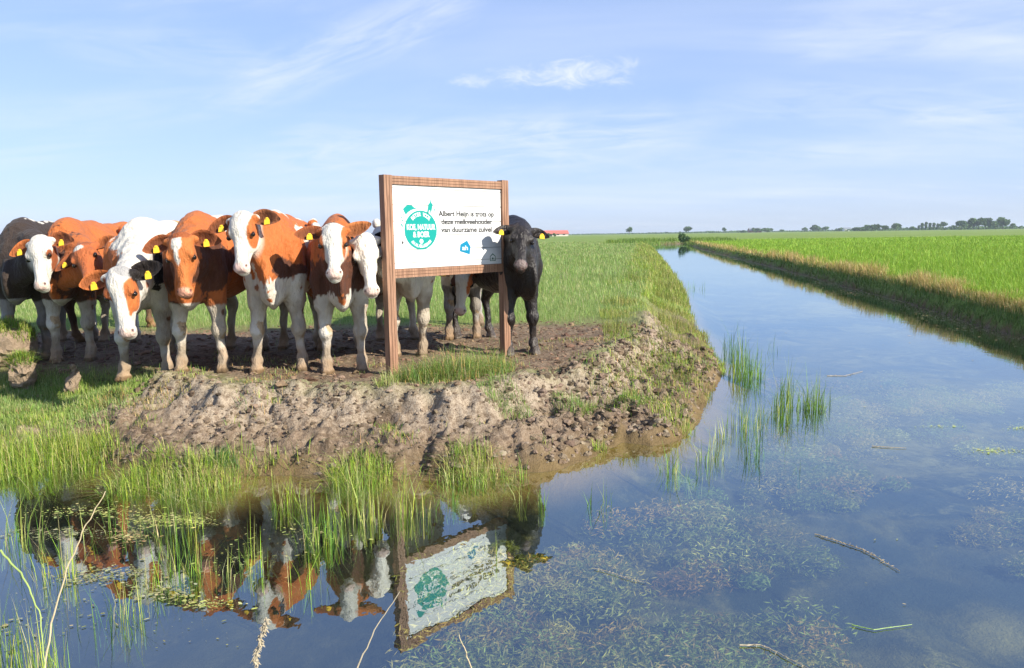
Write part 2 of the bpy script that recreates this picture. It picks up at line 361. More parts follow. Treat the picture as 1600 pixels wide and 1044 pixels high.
def scatter(n, x0, x1, y0, y1, fn, logy=True):
    """points whose spacing widens with distance"""
    y = np.exp(rng.uniform(math.log(y0), math.log(y1), n)) if logy else rng.uniform(y0, y1, n)
    lo, hi = (x0(y) if callable(x0) else x0), (x1(y) if callable(x1) else x1)
    x = rng.uniform(0, 1, n) * (hi - lo) + lo
    P = np.c_[x, y]; z, d, dd, mm = land(P); k = fn(P, d, dd, mm) > rng.uniform(0, 1, n)
    return np.c_[P, z][k], {q: v[k] for q, v in mm.items()}, dd[k]
# pasture behind the cows
P, mm, dd = scatter(230000, lambda y: -.74 * y - .6, lambda y: np.minimum(.18 * y + 1.2, 20), 6.8, 120,
                    lambda P, d, dd, m: m['left'] * (dd > .95) * (1 - .9 * sstep(1.9, 1.2, dd) * sstep(13, 10, P[:, 1])) * (1 - .985 * np.clip(m['dirt'] * 1.3, 0, 1)) * (1 - m['dep'] * .8))
n = len(P); sc = np.maximum(P[:, 1] / 12, .8)
patch = fbm(P[:, :2], .35, 3, 77)[:, None]
blades('pasture_grass', P, rng.uniform(.04, .12, n) * (1 + .5 * fbm(P[:, :2], .9, 3, 91)) * np.minimum(sc, 1.7), .0045 * sc ** 1.05, rng.normal(0, .5, n), pick(G_MEADOW, n) * (1 + .28 * patch), M_GRASS)
tag(bpy.data.objects['pasture_grass'], 'rough grazed grass of the pasture behind the cows and the sign', 'grass', kind='stuff')
P, mm, dd = scatter(60000, -7.5, -3.2, 5.2, 8.2, lambda P, d, dd, m: (m['left'] > .5) * (dd > .02) * np.clip(m['dep'] * 2.2 - .25, 0, 1), False)
n = len(P); patch = sstep(-.2, .4, fbm(P[:, :2], 1.3, 2, 81))[:, None]
blades('hollow_grass', P, rng.uniform(.03, .09, n), np.full(n, .0045), rng.normal(0, .6, n), pick(G_MEADOW, n) * (1 - patch) + pick(G_YELLOWGREEN, n) * patch, M_GRASS)
tag(bpy.data.objects['hollow_grass'], 'short green grass in the broken hollow at the left end of the bank', 'grass', kind='stuff')
# lush field across the ditch
P, mm, dd = scatter(330000, lambda y: .12 * y + 5.2, lambda y: .78 * y + 1.5, 8.5, 190, lambda P, d, dd, m: (m['right'] > .5) * (dd > .30))
n = len(P); sc = np.maximum(P[:, 1] / 14, .8)
patch = fbm(P[:, :2], .22, 3, 78)[:, None]
blades('field_grass', P, rng.uniform(.08, .24, n) * (1 + .45 * fbm(P[:, :2], .5, 4, 93)) * np.minimum(sc, 1.35), .0065 * sc, rng.normal(0, .45, n), pick(G_LUSH, n) * (1 + .22 * patch), M_GRASS)
tag(bpy.data.objects['field_grass'], 'tall bright green grass of the field on the far side of the ditch', 'grass', kind='stuff')
# dry fringe along the top of the right bank
P, mm, dd = scatter(190000, lambda y: .12 * y + 5.0, lambda y: .235 * y + 5.9, 8.5, 112, lambda P, d, dd, m: (m['right'] > .5) * (dd > .13) * sstep(.75, .28, dd) * (.7 + .5 * fbm(P, .6, 2, 3)))
n = len(P); sc = np.maximum(P[:, 1] / 14, .8)
blades('dry_grass', P, rng.uniform(.12, .30, n) * (.45 + 1.1 * sstep(-.4, .5, fbm(P[:, :2], 1.1, 3, 94))) * np.minimum(sc, 1.2), .006 * sc, rng.normal(0, .6, n), pick(G_DRY, n), M_GRASS)
tag(bpy.data.objects['dry_grass'], 'straw coloured dry grass along the lip of the right ditch bank', 'dry grass', kind='stuff')
P, mm, dd = scatter(90000, lambda y: .12 * y + 4.8, lambda y: .22 * y + 5.6, 8.5, 112, lambda P, d, dd, m: (m['right'] > .5) * (dd > -.03) * sstep(.26, .14, dd))
n = len(P); sc = np.maximum(P[:, 1] / 14, .8)
blades('bank_weeds', P, rng.uniform(.05, .17, n) * np.minimum(sc, 1.3), .009 * sc, rng.normal(0, 1.1, n), pick([(.07, .14, .03), (.10, .18, .04), (.16, .22, .06), (.22, .22, .08), (.06, .10, .03)], n), M_GRASS)
tag(bpy.data.objects['bank_weeds'], 'dark green weeds hanging down the steep right ditch bank', 'weeds', kind='stuff')
# green and yellow growth on the left bank of the long ditch
P, mm, dd = scatter(150000, lambda y: .10 * y + .2, lambda y: .19 * y + 1.9, 6.0, 100, lambda P, d, dd, m: (m['left'] > .5) * (dd > -.05) * sstep(1.9, .8, dd + .9 * fbm(P, .8, 3, 15)) * sstep(6.2, 8.6, P[:, 1] + 1.0 * m['fr']) * np.where(P[:, 1] < 22, sstep(-.25, .15, fbm(P, 1.4, 3, 12)) * (1 - .95 * np.exp(-((dd - .92) / .30) ** 2) * sstep(15, 11, P[:, 1])), sstep(-.5, 0, fbm(P, .7, 3, 12))))
n = len(P); sc = np.maximum(P[:, 1] / 12, .8)
patch = sstep(-.3, .3, fbm(P[:, :2], 1.1, 2, 80))[:, None]
blades('bank_grass', P, rng.uniform(.04, .15, n) * (.35 + 1.5 * sstep(-.3, .5, fbm(P[:, :2], 1.7, 3, 92))) * np.minimum(sc, 1.6), .0055 * sc, rng.normal(0, .7, n), pick(G_BANK, n) * patch + pick(G_YELLOWGREEN, n) * (1 - patch), M_GRASS)
tag(bpy.data.objects['bank_grass'], 'yellow green grass growing down the left bank of the long ditch', 'grass', kind='stuff')

# ------------------------------------------------------------------ cows
def m_coat(name, rough, spec):
    m, t = material(name); a = t.n('ShaderNodeAttribute', {'attribute_name': 'col'}).outputs['Color']
    co = t.n('ShaderNodeTexCoord').outputs['Object']
    hair = t.noise(t.n('ShaderNodeMapping', None, Vector=co, Scale=(60, 60, 16)).outputs[0], 1.0, 4, .6)
    soft = t.noise(t.n('ShaderNodeMapping', None, Vector=co, Scale=(1.3, 1.3, .7)).outputs[0], 11, 4, .6)
    f = t.math('ADD', .68, t.math('ADD', t.math('MULTIPLY', hair, .34), t.math('MULTIPLY', soft, .26)))
    c = t.n('ShaderNodeVectorMath', {'operation': 'SCALE'}, i0=a, Scale=f).outputs[0]
    bp = t.n('ShaderNodeBump', None, Strength=.75, Distance=.012, Height=t.math('ADD', hair, t.math('MULTIPLY', soft, 4.5)))
    principled(t, Base_Color=c, Roughness=rough, Specular_IOR_Level=spec, Normal=bp.outputs[0], Sheen_Weight=0.0 if spec > .3 else .06, Sheen_Roughness=.4); return m
M_COAT = m_coat('cow_coat', .68, .2); M_COATB = m_coat('glossy_black_coat', .40, .35)
M_EYE = plain('cow_eye', (.012, .008, .006), .08, 0, spec=.6)
M_TAG = plain('yellow_plastic', (.82, .50, .03), .4, .05)

def surface_nets(D, org, h):
    S = D < 0
    c = [S[a:S.shape[0] - 1 + a, b:S.shape[1] - 1 + b, d:S.shape[2] - 1 + d] for a in (0, 1) for b in (0, 1) for d in (0, 1)]
    cnt = sum(x.astype(np.int8) for x in c); act = (cnt > 0) & (cnt < 8)
    idx = -np.ones(act.shape, np.int64); I = np.argwhere(act); idx[act] = np.arange(len(I))
    acc = np.zeros((len(I), 3)); num = np.zeros(len(I))
    cor = np.array([(a, b, d) for a in (0, 1) for b in (0, 1) for d in (0, 1)])
    vals = np.stack([D[I[:, 0] + k[0], I[:, 1] + k[1], I[:, 2] + k[2]] for k in cor], 1)
    for i in range(8):
        for j in range(i + 1, 8):
            if np.abs(cor[i] - cor[j]).sum() != 1: continue
            a, b = vals[:, i], vals[:, j]; m = (a < 0) != (b < 0); tt = a[m] / (a[m] - b[m])
            acc[m] += cor[i] + tt[:, None] * (cor[j] - cor[i]); num[m] += 1
    V = org + (I + acc / num[:, None]) * h
    Fs = []
    for ax in range(3):
        o = [slice(1, -1)] * 3; o2 = list(o); o[ax] = slice(0, -1); o2[ax] = slice(1, None)
        A = S[tuple(slice(0, None) if q == ax else slice(1, -1) for q in range(3))]
        lo = A.take(range(0, A.shape[ax] - 1), ax); hi = A.take(range(1, A.shape[ax]), ax)
        E = np.argwhere(lo != hi); flip = lo[tuple(E.T)]
        b_, c_ = [q for q in range(3) if q != ax]; E = E.copy(); E[:, b_] += 1; E[:, c_] += 1
        def at_(db, dc):
            Q = E.copy(); Q[:, b_] += db; Q[:, c_] += dc; return idx[tuple(Q.T)]
        q = np.stack([at_(-1, -1), at_(0, -1), at_(0, 0), at_(-1, 0)], 1)
        f = flip if ax != 1 else ~flip
        Fs.append(np.where(f[:, None], q, q[:, ::-1]))
    return V, np.concatenate(Fs)
class SDF:
    def __init__(s): s.p = []
    def rc(s, a, b, ra, rb, k=.05, flat=None): s.p.append(('rc', np.array(a, float), np.array(b, float), ra, rb, k, flat)); return s
    def ell(s, c, r, k=.05, M=None, sub=False): s.p.append(('sub' if sub else 'el', np.array(c, float), np.array(r, float), M, None, k, None)); return s
    def mesh(s, h):
        lo = []; hi = []
        for p in s.p:
            if p[0] == 'rc': r = max(p[3], p[4]) + p[5]; lo.append(np.minimum(p[1], p[2]) - r); hi.append(np.maximum(p[1], p[2]) + r)
            else: r = p[2].max() + p[5]; lo.append(p[1] - r); hi.append(p[1] + r)
        L = np.min([l for l, p in zip(lo, s.p) if p[0] != 'sub'], 0) - 2 * h; U = np.max([l for l, p in zip(hi, s.p) if p[0] != 'sub'], 0) + 2 * h
        N = np.ceil((U - L) / h).astype(int) + 1; D = np.ones(N, np.float32)
        for (typ, a, b, ra, rb, k, fl), l, u in zip(s.p, lo, hi):
            i0 = np.clip(((l - L) / h).astype(int) - 1, 0, N); i1 = np.clip(((u - L) / h).astype(int) + 3, 0, N)
            g_ = np.meshgrid(*[L[q] + h * np.arange(i0[q], i1[q]) for q in range(3)], indexing='ij'); P = np.stack(g_, -1).astype(np.float32)
            if typ == 'rc':
                A, B = a.copy(), b.copy()
                if fl is not None: P = P / fl; A = A / fl; B = B / fl
                ab = B - A; tt = np.clip(((P - A) @ ab) / (ab @ ab), 0, 1)
                d = np.linalg.norm(P - A - tt[..., None] * ab, axis=-1) - (ra + (rb - ra) * tt)
                if fl is not None: d = d * min(fl)
            else:
                q = P - a
                if ra is not None: q = q @ ra
                k0 = np.linalg.norm(q / b, axis=-1); k1 = np.linalg.norm(q / b ** 2, axis=-1) + 1e-9; d = k0 * (k0 - 1) / k1
            sl = tuple(slice(i0[q], i1[q]) for q in range(3)); o = D[sl]
            if typ == 'sub': hh = np.maximum(k - np.abs(-d - o), 0) / k; D[sl] = np.maximum(o, -d) + hh * hh * k / 4
            else: hh = np.maximum(k - np.abs(d - o), 0) / k; D[sl] = np.minimum(o, d) - hh * hh * k / 4
        return surface_nets(D, L, h)
ORANGE = (.40, .115, .030); DORANGE = (.25, .070, .022); WHITE = (.56, .52, .45); BROWN = (.085, .032, .018); DARK = (.016, .012, .011)
PINK = (.58, .43, .36); OCHRE = (.42, .25, .09); HOOF = (.16, .10, .05); CREAM = (.72, .60, .42); GREY = (.30, .29, .28)

def ear_shell(sgn, L=.235, Wd=.15, droop=.1, n=9, m=7):
    """cupped ear in head axes (a down the face, b sideways, c forward), closed shell"""
    V = []; T = np.linspace(0, 1, n); S_ = np.linspace(-1, 1, m)
    for layer in (0, 1):
        for tt in T:
            wv = Wd * .5 * (.30 + .70 * math.sin(math.pi * min(1, (tt * .93 + .12))) ** .75) * (1 if tt < .97 else .35)
            for ss in S_:
                a_ = ss * wv + droop * L * tt * tt * 2.0
                c_ = -.045 * (1 - ss * ss) * math.sin(math.pi * min(tt + .18, 1)) ** .8 + (0 if layer == 0 else -.012 * (1 - ss ** 4)) - .03 * tt
                V.append((a_, sgn * (L * tt), c_))
    Q = []
    for layer in (0, 1):
        for i in range(n - 1):
            for j in range(m - 1):
                k = layer * n * m + i * m + j; q = [k, k + 1, k + m + 1, k + m]
                Q.append(q if (layer == 0) == (sgn > 0) else q[::-1])
    ring = [i * m for i in range(n)] + [(n - 1) * m + j for j in range(1, m)] + [i * m + m - 1 for i in range(n - 2, -1, -1)]
    for i in range(len(ring) - 1):
        q = [ring[i], ring[i + 1], ring[i + 1] + n * m, ring[i] + n * m]; Q.append(q if sgn < 0 else q[::-1])
    return np.array(V), np.array(Q)

def cow(label, front, phi, P, M, face=0.0, s=1.0, feet=None, body=ORANGE, patches=(), headc=None, ears=(ORANGE, ORANGE), tags=(1, 1), earL=.235,
        rear=1.38, girth=1.0, leg=WHITE, gloss=False, eardroop=(.10, .10), nose=PINK, h=.0125, hindlegs=None):
    """front: ground point between the front feet; phi: heading, 0 looks at the road side; P, M: poll and muzzle in the world"""
    ph = R(phi); fx = np.array([math.sin(ph), -math.cos(ph), 0]); fy = np.array([math.cos(ph), math.sin(ph), 0]); B3 = np.array([fx, fy, [0, 0, 1.]])
    z0 = float(land(np.array([front]))[0][0]) - .012
    org = np.array([front[0], front[1], z0]); loc = lambda p: B3 @ (np.array(p, float) - org)
    p, q = loc(P), loc(M); a = (q - p); a /= np.linalg.norm(a)
    fc = R(face); hint = B3 @ np.array([math.sin(fc), -math.cos(fc), 0]); c = hint - (hint @ a) * a; c /= np.linalg.norm(c); b = np.cross(c, a)
    HM = np.stack([a, b, c], 1)                       # columns are the head axes
    ho = p + a * .035 - c * .03
    hp = lambda x, y, z_: ho + s * (HM @ np.array([x, y, z_]))
    S = SDF(); wz = 1.0 * s
    E_ = lambda x, y, z_, rx, ry, rz, k=.09: S.ell((x * s, y * s, z_ * s), (rx * s, ry * s, rz * s), k)
    g_ = girth * .93; r_ = rear
    E_(-r_ * .52, 0, 1.00, .66, .355 * g_, .385); E_(-.10, 0, 1.00, .38, .240 * g_, .37); E_(-.14, 0, 1.30, .24, .085, .14, .12); E_(-r_ * .5, 0, 1.33, .66, .085, .085, .12)
    E_(-r_ + .06, 0, 1.12, .30, .25 * g_, .28); E_(.17, 0, .80, .14, .12, .18, .10)
    for sg in (1, -1):
        E_(-r_ + .22, sg * .225 * g_, 1.35, .075, .05, .055, .05); E_(-r_ - .16, sg * .10, 1.28, .06, .05, .06, .08)
        E_(.0, sg * .185 * g_, 1.02, .13, .085, .25, .05); E_(.13, sg * .15 * g_, .86, .07, .06, .08, .06)
    if feet is None: feet = [(0, .16), (0.0, -.16)]
    if hindlegs is None: hindlegs = [(-r_ + .06, .19), (-r_ - .05, -.19)]
    for (x, y) in feet:
        sg = 1 if y > 0 else -1; y0 = sg * .17 * g_
        def mixp(t_): return y0 * (1 - t_) + (y / s) * t_, (x / s) * t_
        ky, kx = mixp(.5); fy_, fxx = mixp(.88); X, Yv = x / s, y / s
        S.rc((0.0 * s, y0 * s, .88 * s), ((-.03 + kx * .3) * s, (y0 * .8 + ky * .2) * s, .66 * s), .112 * s, .080 * s, .06)
        S.rc(((-.03 + kx * .3) * s, (y0 * .8 + ky * .2) * s, .66 * s), ((.0 + kx) * s, ky * s, .41 * s), .080 * s, .050 * s, .05)
        S.ell(((.01 + kx) * s, ky * s, .395 * s), (.064 * s, .064 * s, .078 * s), .03)
        S.rc((kx * s, ky * s, .38 * s), ((fxx - .01) * s, fy_ * s, .13 * s), .042 * s, .036 * s, .03)
        S.ell(((fxx - .01) * s, fy_ * s, .125 * s), (.053 * s, .053 * s, .05 * s), .03)
        S.rc((fxx * s, fy_ * s, .11 * s), ((X + .035) * s, Yv * s, .045 * s), .044 * s, .052 * s, .02)
        for cl in (-1, 1): S.rc(((X + .01) * s, (Yv + cl * .024) * s, .028 * s), ((X + .075) * s, (Yv + cl * .020) * s, .022 * s), .040 * s, .026 * s, .008)
    for (x, y) in hindlegs:
        sg = 1 if y > 0 else -1; X, Yv = x / s, y / s
        S.rc(((-r_ + .04) * s, sg * .15 * s, 1.02 * s), ((-r_ + .16) * s, sg * .19 * s, .74 * s), .18 * s, .115 * s, .08)
        S.rc(((-r_ + .16) * s, sg * .19 * s, .74 * s), ((X - .10) * s, (Yv * .9) * s, .50 * s), .11 * s, .056 * s, .05)
        S.ell(((X - .115) * s, (Yv * .9) * s, .48 * s), (.055 * s, .045 * s, .07 * s), .03)
        S.rc(((X - .10) * s, (Yv * .9) * s, .47 * s), ((X - .045) * s, Yv * s, .13 * s), .045 * s, .036 * s, .03)
        S.ell(((X - .045) * s, Yv * s, .12 * s), (.053 * s, .053 * s, .05 * s), .03)
        S.rc(((X - .04) * s, Yv * s, .11 * s), (X * s, Yv * s, .045 * s), .044 * s, .052 * s, .02)
        for cl in (-1, 1): S.rc((X * s, (Yv + cl * .024) * s, .028 * s), ((X + .06) * s, (Yv + cl * .02) * s, .022 * s), .040 * s, .026 * s, .008)
    S.rc(((-r_ - .22) * s, 0, 1.27 * s), ((-r_ - .27) * s, 0, .95 * s), .032 * s, .020 * s, .03)
    S.rc(((-r_ - .27) * s, 0, .95 * s), ((-r_ - .25) * s, .02, .52 * s), .018 * s, .030 * s, .02)
    for sg in (1, -1):                                 # hollows beside the brisket, behind the shoulder and in the flank
        S.ell((.235 * s, sg * .155 * s, .90 * s), (.15 * s, .055 * s, .20 * s), .07, None, True); S.ell((-.30 * s, sg * .42 * g_ * s, 1.12 * s), (.09 * s, .08 * s, .22 * s), .08, None, True)
        S.ell(((-r_ + .42) * s, sg * .40 * g_ * s, 1.20 * s), (.13 * s, .10 * s, .12 * s), .08, None, True)
    # neck and dewlap
    nb = hp(.06, 0, -.16); nl = hp(.16, 0, -.22)
    wi = np.array([-.14, 0, 1.24]) * s; ch = np.array([.04, 0, .98]) * s
    md = (nb * .5 + wi * .5); S.rc(nb, md, .085 * s, .105 * s, .08); S.rc(md, wi, .105 * s, .12 * s, .09)
    md2 = nl * .55 + ch * .45; S.rc(nl, md2, .078 * s, .115 * s, .08); S.rc(md2, ch, .115 * s, .175 * s, .10)
    fl = (1, .26, 1); thr = nl * .75 + ch * .25 - np.array([0, 0, .06]); bri = np.array([.22, 0, .74]) * s
    S.rc(thr, bri + np.array([.03, 0, .10]) * s, .09 * s, .115 * s, .07, fl); S.rc(bri + np.array([.03, 0, .10]) * s, bri + np.array([-.02, 0, -.02]) * s, .115 * s, .10 * s, .06, fl)
    # head
    H_ = lambda cc, rr, k=.035, sub=False: S.ell(hp(*cc), np.array(rr) * s, k, HM, sub)
    H_((.11, 0, -.085), (.125, .104, .105)); H_((.010, 0, -.080), (.050, .080, .055))
    for sg in (1, -1):
        H_((.165, sg * .088, -.052), (.060, .036, .038), .025); H_((.19, sg * .054, -.135), (.12, .034, .080)); H_((.04, sg * .10, -.09), (.04, .05, .035), .03)
    S.rc(hp(.16, 0, -.075), hp(.41, 0, -.070), .070 * s, .046 * s, .035); S.rc(hp(.17, 0, -.185), hp(.43, 0, -.120), .058 * s, .038 * s, .04)
    H_((.462, 0, -.080), (.055, .070, .055), .028); H_((.484, 0, -.120), (.042, .050, .036), .022)
    for sg in (1, -1):
        H_((.30, sg * .098, -.055), (.10, .028, .045), .03, True); H_((.095, sg * .128, -.06), (.045, .02, .04), .03, True)
        H_((.466, sg * .054, -.030), (.018, .014, .022), .012, True); H_((.188, sg * .128, -.052), (.026, .018, .020), .015, True)
    V, Q = S.mesh(h)
    V = V + (np.c_[fbm(V, 6.5, 3, 90), fbm(V, 6.5, 3, 91), fbm(V, 6.5, 3, 92)] * .018 + fbm(V * [1, 1.6, .35], 13, 2, 95)[:, None] * np.clip(V[:, 2:3] - .6, 0, .4) * (V - np.c_[V[:, 0] * 0 - .5, V[:, 1] * 0, V[:, 2]]) * .055) * s * np.clip(((V - ho) @ c * -1 - .16 * s) / .2, .12, 1)[:, None]
    # ---- paint
    hq = ((V - ho) @ HM) / s; VB = V / s
    wn = np.c_[fbm(VB, 5, 4, 3), fbm(VB, 5, 4, 13), fbm(VB, 5, 4, 23)]; wf = fbm(VB * [1.1, 1.1, .45], 26, 3, 33, .7)
    col = np.tile(np.array(body, float), (len(V), 1))
    def lay(mask, cc): col[:] = col * (1 - mask[:, None]) + np.array(cc) * mask[:, None]
    def blob(X, cen, rad, nz=.24): 
        q_ = np.linalg.norm((X + wn * nz * .55 - cen) / rad, axis=1) + wf * nz * 1.5; return np.clip((1 - q_) / .05 + .5, 0, 1)
    bodymask = 1 - np.clip((hq[:, 2] + .26) / .06, 0, 1) * np.clip((hq[:, 0] + .08) / .05, 0, 1) * np.clip((.24 - np.abs(hq[:, 1])) / .05, 0, 1) * np.clip((.62 - hq[:, 0]) / .05, 0, 1)
    bodymask[(hq[:, 2] < -.5)] = 1
    for cen, rad, cc in patches: lay(blob(VB, np.array(cen, float), np.array(rad, float)) * bodymask, cc)
    if leg is not None:
        lm = np.clip((.62 + wn[:, 0] * .18 - VB[:, 2]) / .03, 0, 1) * ((VB[:, 2] < .66)); lay(lm * bodymask, leg)
        if not gloss:
            for (x, y) in feet: lay(blob(VB, np.array([x / s * .5 + .04, (np.sign(y) * .17 * g_ + y / s) / 2, .40]), np.array([.05, .05, .06])) * .7, OCHRE)
    if not gloss and leg is not None:                  # odd small spots in the white
        sp = np.clip((fbm(VB, 9, 2, 71) - .40) / .06, 0, 1) * (VB[:, 2] > .42) * (VB[:, 2] < 1.15) * (col[:, 2] > .3) * (col[:, 0] > .3); lay(sp * bodymask * .9, np.array(body) * .6 if np.mean(body) < .4 else DORANGE)
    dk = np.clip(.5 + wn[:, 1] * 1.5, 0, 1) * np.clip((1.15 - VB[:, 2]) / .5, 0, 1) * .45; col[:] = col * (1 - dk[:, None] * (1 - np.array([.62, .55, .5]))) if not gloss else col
    hm = 1 - bodymask
    if headc is not None:
        lay(hm, headc[0])
        for cen, rad, cc in headc[1:]:
            q_ = np.linalg.norm((hq + wn * .02 - np.array(cen)) / np.array(rad), axis=1) + wf * .06; lay(np.clip((1 - q_) / .08 + .5, 0, 1) * hm, cc)
    mz = np.linalg.norm((hq - [.485, 0, -.045]) / [.050, .070, .055], axis=1) + wf * .1; lay(np.clip((1 - mz) / .2 + .4, 0, 1) * hm, nose)
    for sg in (1, -1):
        q_ = np.linalg.norm((hq - [.466, sg * .056, -.036]) / [.016, .012, .026], axis=1); lay(np.clip((1 - q_) / .3 + .5, 0, 1), (.06, .02, .02))
        q_ = np.linalg.norm((hq - [.196, sg * .118, -.058]) / [.026, .03, .020], axis=1); lay(np.clip((1 - q_) / .3 + .5, 0, 1) * hm, np.array(DARK) if gloss else (.10, .045, .03))
    q_ = np.abs(hq[:, 0] - .512) / .006; lay(np.clip(1 - q_, 0, 1) * (hq[:, 2] > -.12) * hm * .6, (.12, .05, .04))
    mud = np.clip((.30 + .22 * wn[:, 1] - VB[:, 2]) / .22, 0, 1) * .78; lay(mud, (.30, .175, .08) if not gloss else (.06, .045, .035))
    lay(np.clip((.055 - VB[:, 2]) / .015, 0, 1), HOOF if not gloss else (.10, .08, .06))
    if not gloss: lay(np.clip(.35 + wn[:, 2] * 1.2, 0, .6) * np.clip((.85 - VB[:, 2]) / .3, 0, 1) * bodymask, np.array([.46, .35, .22]) * col.mean(1, keepdims=True).clip(.1, 1))
    nv = len(V); allV = [V]; allQ = [Q]; allC = [col]; mi = [np.zeros(len(Q), int)]
    # ears
    tag_geo = []
    for k_, sg in enumerate((1, -1)):
        ev, eq = ear_shell(sg, earL, earL * .64, droop=eardroop[k_]); base = np.array([.028, sg * .088, -.095])
        tw = R(18) * sg                                # ears swept slightly forward
        rx = np.array([[1, 0, 0], [0, math.cos(tw), 0], [0, 0, 1]]); e2 = ev.copy(); e2[:, 2] += .10 * np.abs(ev[:, 1])
        W_ = np.array([hp(*(base + e)) for e in e2]); ec = np.tile(np.array(ears[k_], float), (len(W_), 1))
        half = len(W_) // 2; inner = np.zeros(len(W_)); nn, mm_ = 9, 7
        ti = np.repeat(np.linspace(0, 1, nn), mm_); si = np.tile(np.linspace(-1, 1, mm_), nn)
        inner[:half] = np.clip(1.1 - np.abs(si) ** 3 - (ti - .45) ** 2 * 3, 0, 1) * .75
        ec = ec * (1 - inner[:, None]) + (np.array(ears[k_]) * .28 + np.array([.01, .006, .004])) * inner[:, None]
        allQ.append(eq + nv); allV.append(W_); allC.append(ec); mi.append(np.zeros(len(eq), int)); nv += len(W_)
        tag_geo.append(base)
    bevn = MB()
    for sg in (1, -1):                                  # eyes
        cen = hp(.196, sg * .104, -.060); r_e = .021 * s; th = np.linspace(0, math.pi, 8); pv = []
        for i_, a_ in enumerate(th):
            for j_ in range(12): pv.append(cen + r_e * np.array([math.sin(a_) * math.cos(j_ * math.pi / 6), math.sin(a_) * math.sin(j_ * math.pi / 6), math.cos(a_)]))
        qf = np.array([[i_ * 12 + j_, (i_ + 1) * 12 + j_, (i_ + 1) * 12 + (j_ + 1) % 12, i_ * 12 + (j_ + 1) % 12] for i_ in range(7) for j_ in range(12)])
        allV.append(np.array(pv)); allQ.append(qf + nv); allC.append(np.tile([.01, .01, .01], (len(pv), 1))); mi.append(np.ones(len(qf), int)); nv += len(pv)
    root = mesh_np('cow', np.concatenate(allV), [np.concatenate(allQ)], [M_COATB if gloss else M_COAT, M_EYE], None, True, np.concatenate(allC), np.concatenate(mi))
    root.location = org; root.rotation_euler = (0, 0, ph - math.pi / 2)
    tag(root, label, 'cow', 'young cows crowding at the corner of the ditch')
    rt_ = np.random.default_rng(len(label))
    for k_, sg in enumerate((1, -1)):                   # ear tags: two small plates hanging under the ear, pinned by a stud
        if not tags[k_]: continue
        b0 = tag_geo[k_]; t_ = MB(); x0, y0, c0 = b0[0] + .022 + eardroop[k_] * .2 * .5, b0[1] + sg * (.100 + rt_.uniform(0, .03)), b0[2] + .004
        P2 = [(-.010, -.010), (-.010, .010), (.013, .024), (.048, .027), (.053, .023), (.053, -.023), (.048, -.027), (.013, -.024)]
        fr_ = [hp(x0 + u_, y0 + v_ * .9, c0 + .006) for u_, v_ in P2]; bk = [hp(x0 + u_, y0 + v_ * .9, c0) for u_, v_ in P2]; n_ = len(P2)
        t_.add(np.array(fr_ + bk), [[0, 1, 2, 7], [2, 3, 6, 7], [3, 4, 5, 6], [n_, n_ + 7, n_ + 2, n_ + 1], [n_ + 2, n_ + 7, n_ + 6, n_ + 3], [n_ + 3, n_ + 6, n_ + 5, n_ + 4]] + [[i_, n_ + i_, n_ + (i_ + 1) % n_, (i_ + 1) % n_] for i_ in range(n_)])
        t_.tube([hp(x0, y0, c0 - .02), hp(x0, y0, c0 + .012)], .006, 6)
        tg = t_.build('ear_tag', M_TAG, root)
    return root
face_sides = lambda cc, w_=.055: [((.17, .125, -.06), (.16, w_, .10), cc), ((.17, -.125, -.06), (.16, w_, .10), cc)]
# A  far left, dark body, white face
cow('dark brown cow with a broad white face, standing furthest left', (-4.95, 7.6), 12, (-4.437, 7.0, 1.699), (-4.343, 6.811, 1.212), face=-2, body=(.040, .028, .022), leg=GREY,
    patches=[((-.45, .0, 1.50), (.55, .035, .12), WHITE), ((-.25, -.2, 1.33), (.03, .22, .08), WHITE)],
    headc=[WHITE, ((.20, .125, -.07), (.07, .045, .06), DORANGE), ((.20, -.125, -.07), (.09, .045, .06), DORANGE), ((.28, .11, -.16), (.25, .05, .06), DORANGE), ((.28, -.11, -.16), (.25, .05, .06), DORANGE)], ears=(DORANGE, ORANGE), girth=1.06)
# B
cow('orange brown cow with a small white star on the forehead, beside the dark cow', (-4.44, 7.5), 10, (-4.035, 7.0, 1.634), (-3.809, 6.663, 1.294), face=8, body=ORANGE, leg=WHITE,
    patches=[((.1, 0, .9), (.28, .35, .38), BROWN)], headc=[(.36, .10, .032), ((.085, 0, -.02), (.052, .058, .06), WHITE), ((.0, 0, -.05), (.06, .09, .08), DORANGE)], ears=(ORANGE, DORANGE), tags=(0, 1), nose=(.5, .24, .17), s=1.0)
# K  behind B, head down and hidden
cow('orange cow behind the others with only its back showing', (-5.15, 10.3), 172, (-5.1, 10.85, 1.75), (-5.05, 11.1, 1.3), face=180, body=(.40, .12, .032), leg=BROWN, patches=[((-.4, -.3, .95), (.7, .12, .3), BROWN)], tags=(0, 0), h=.02)
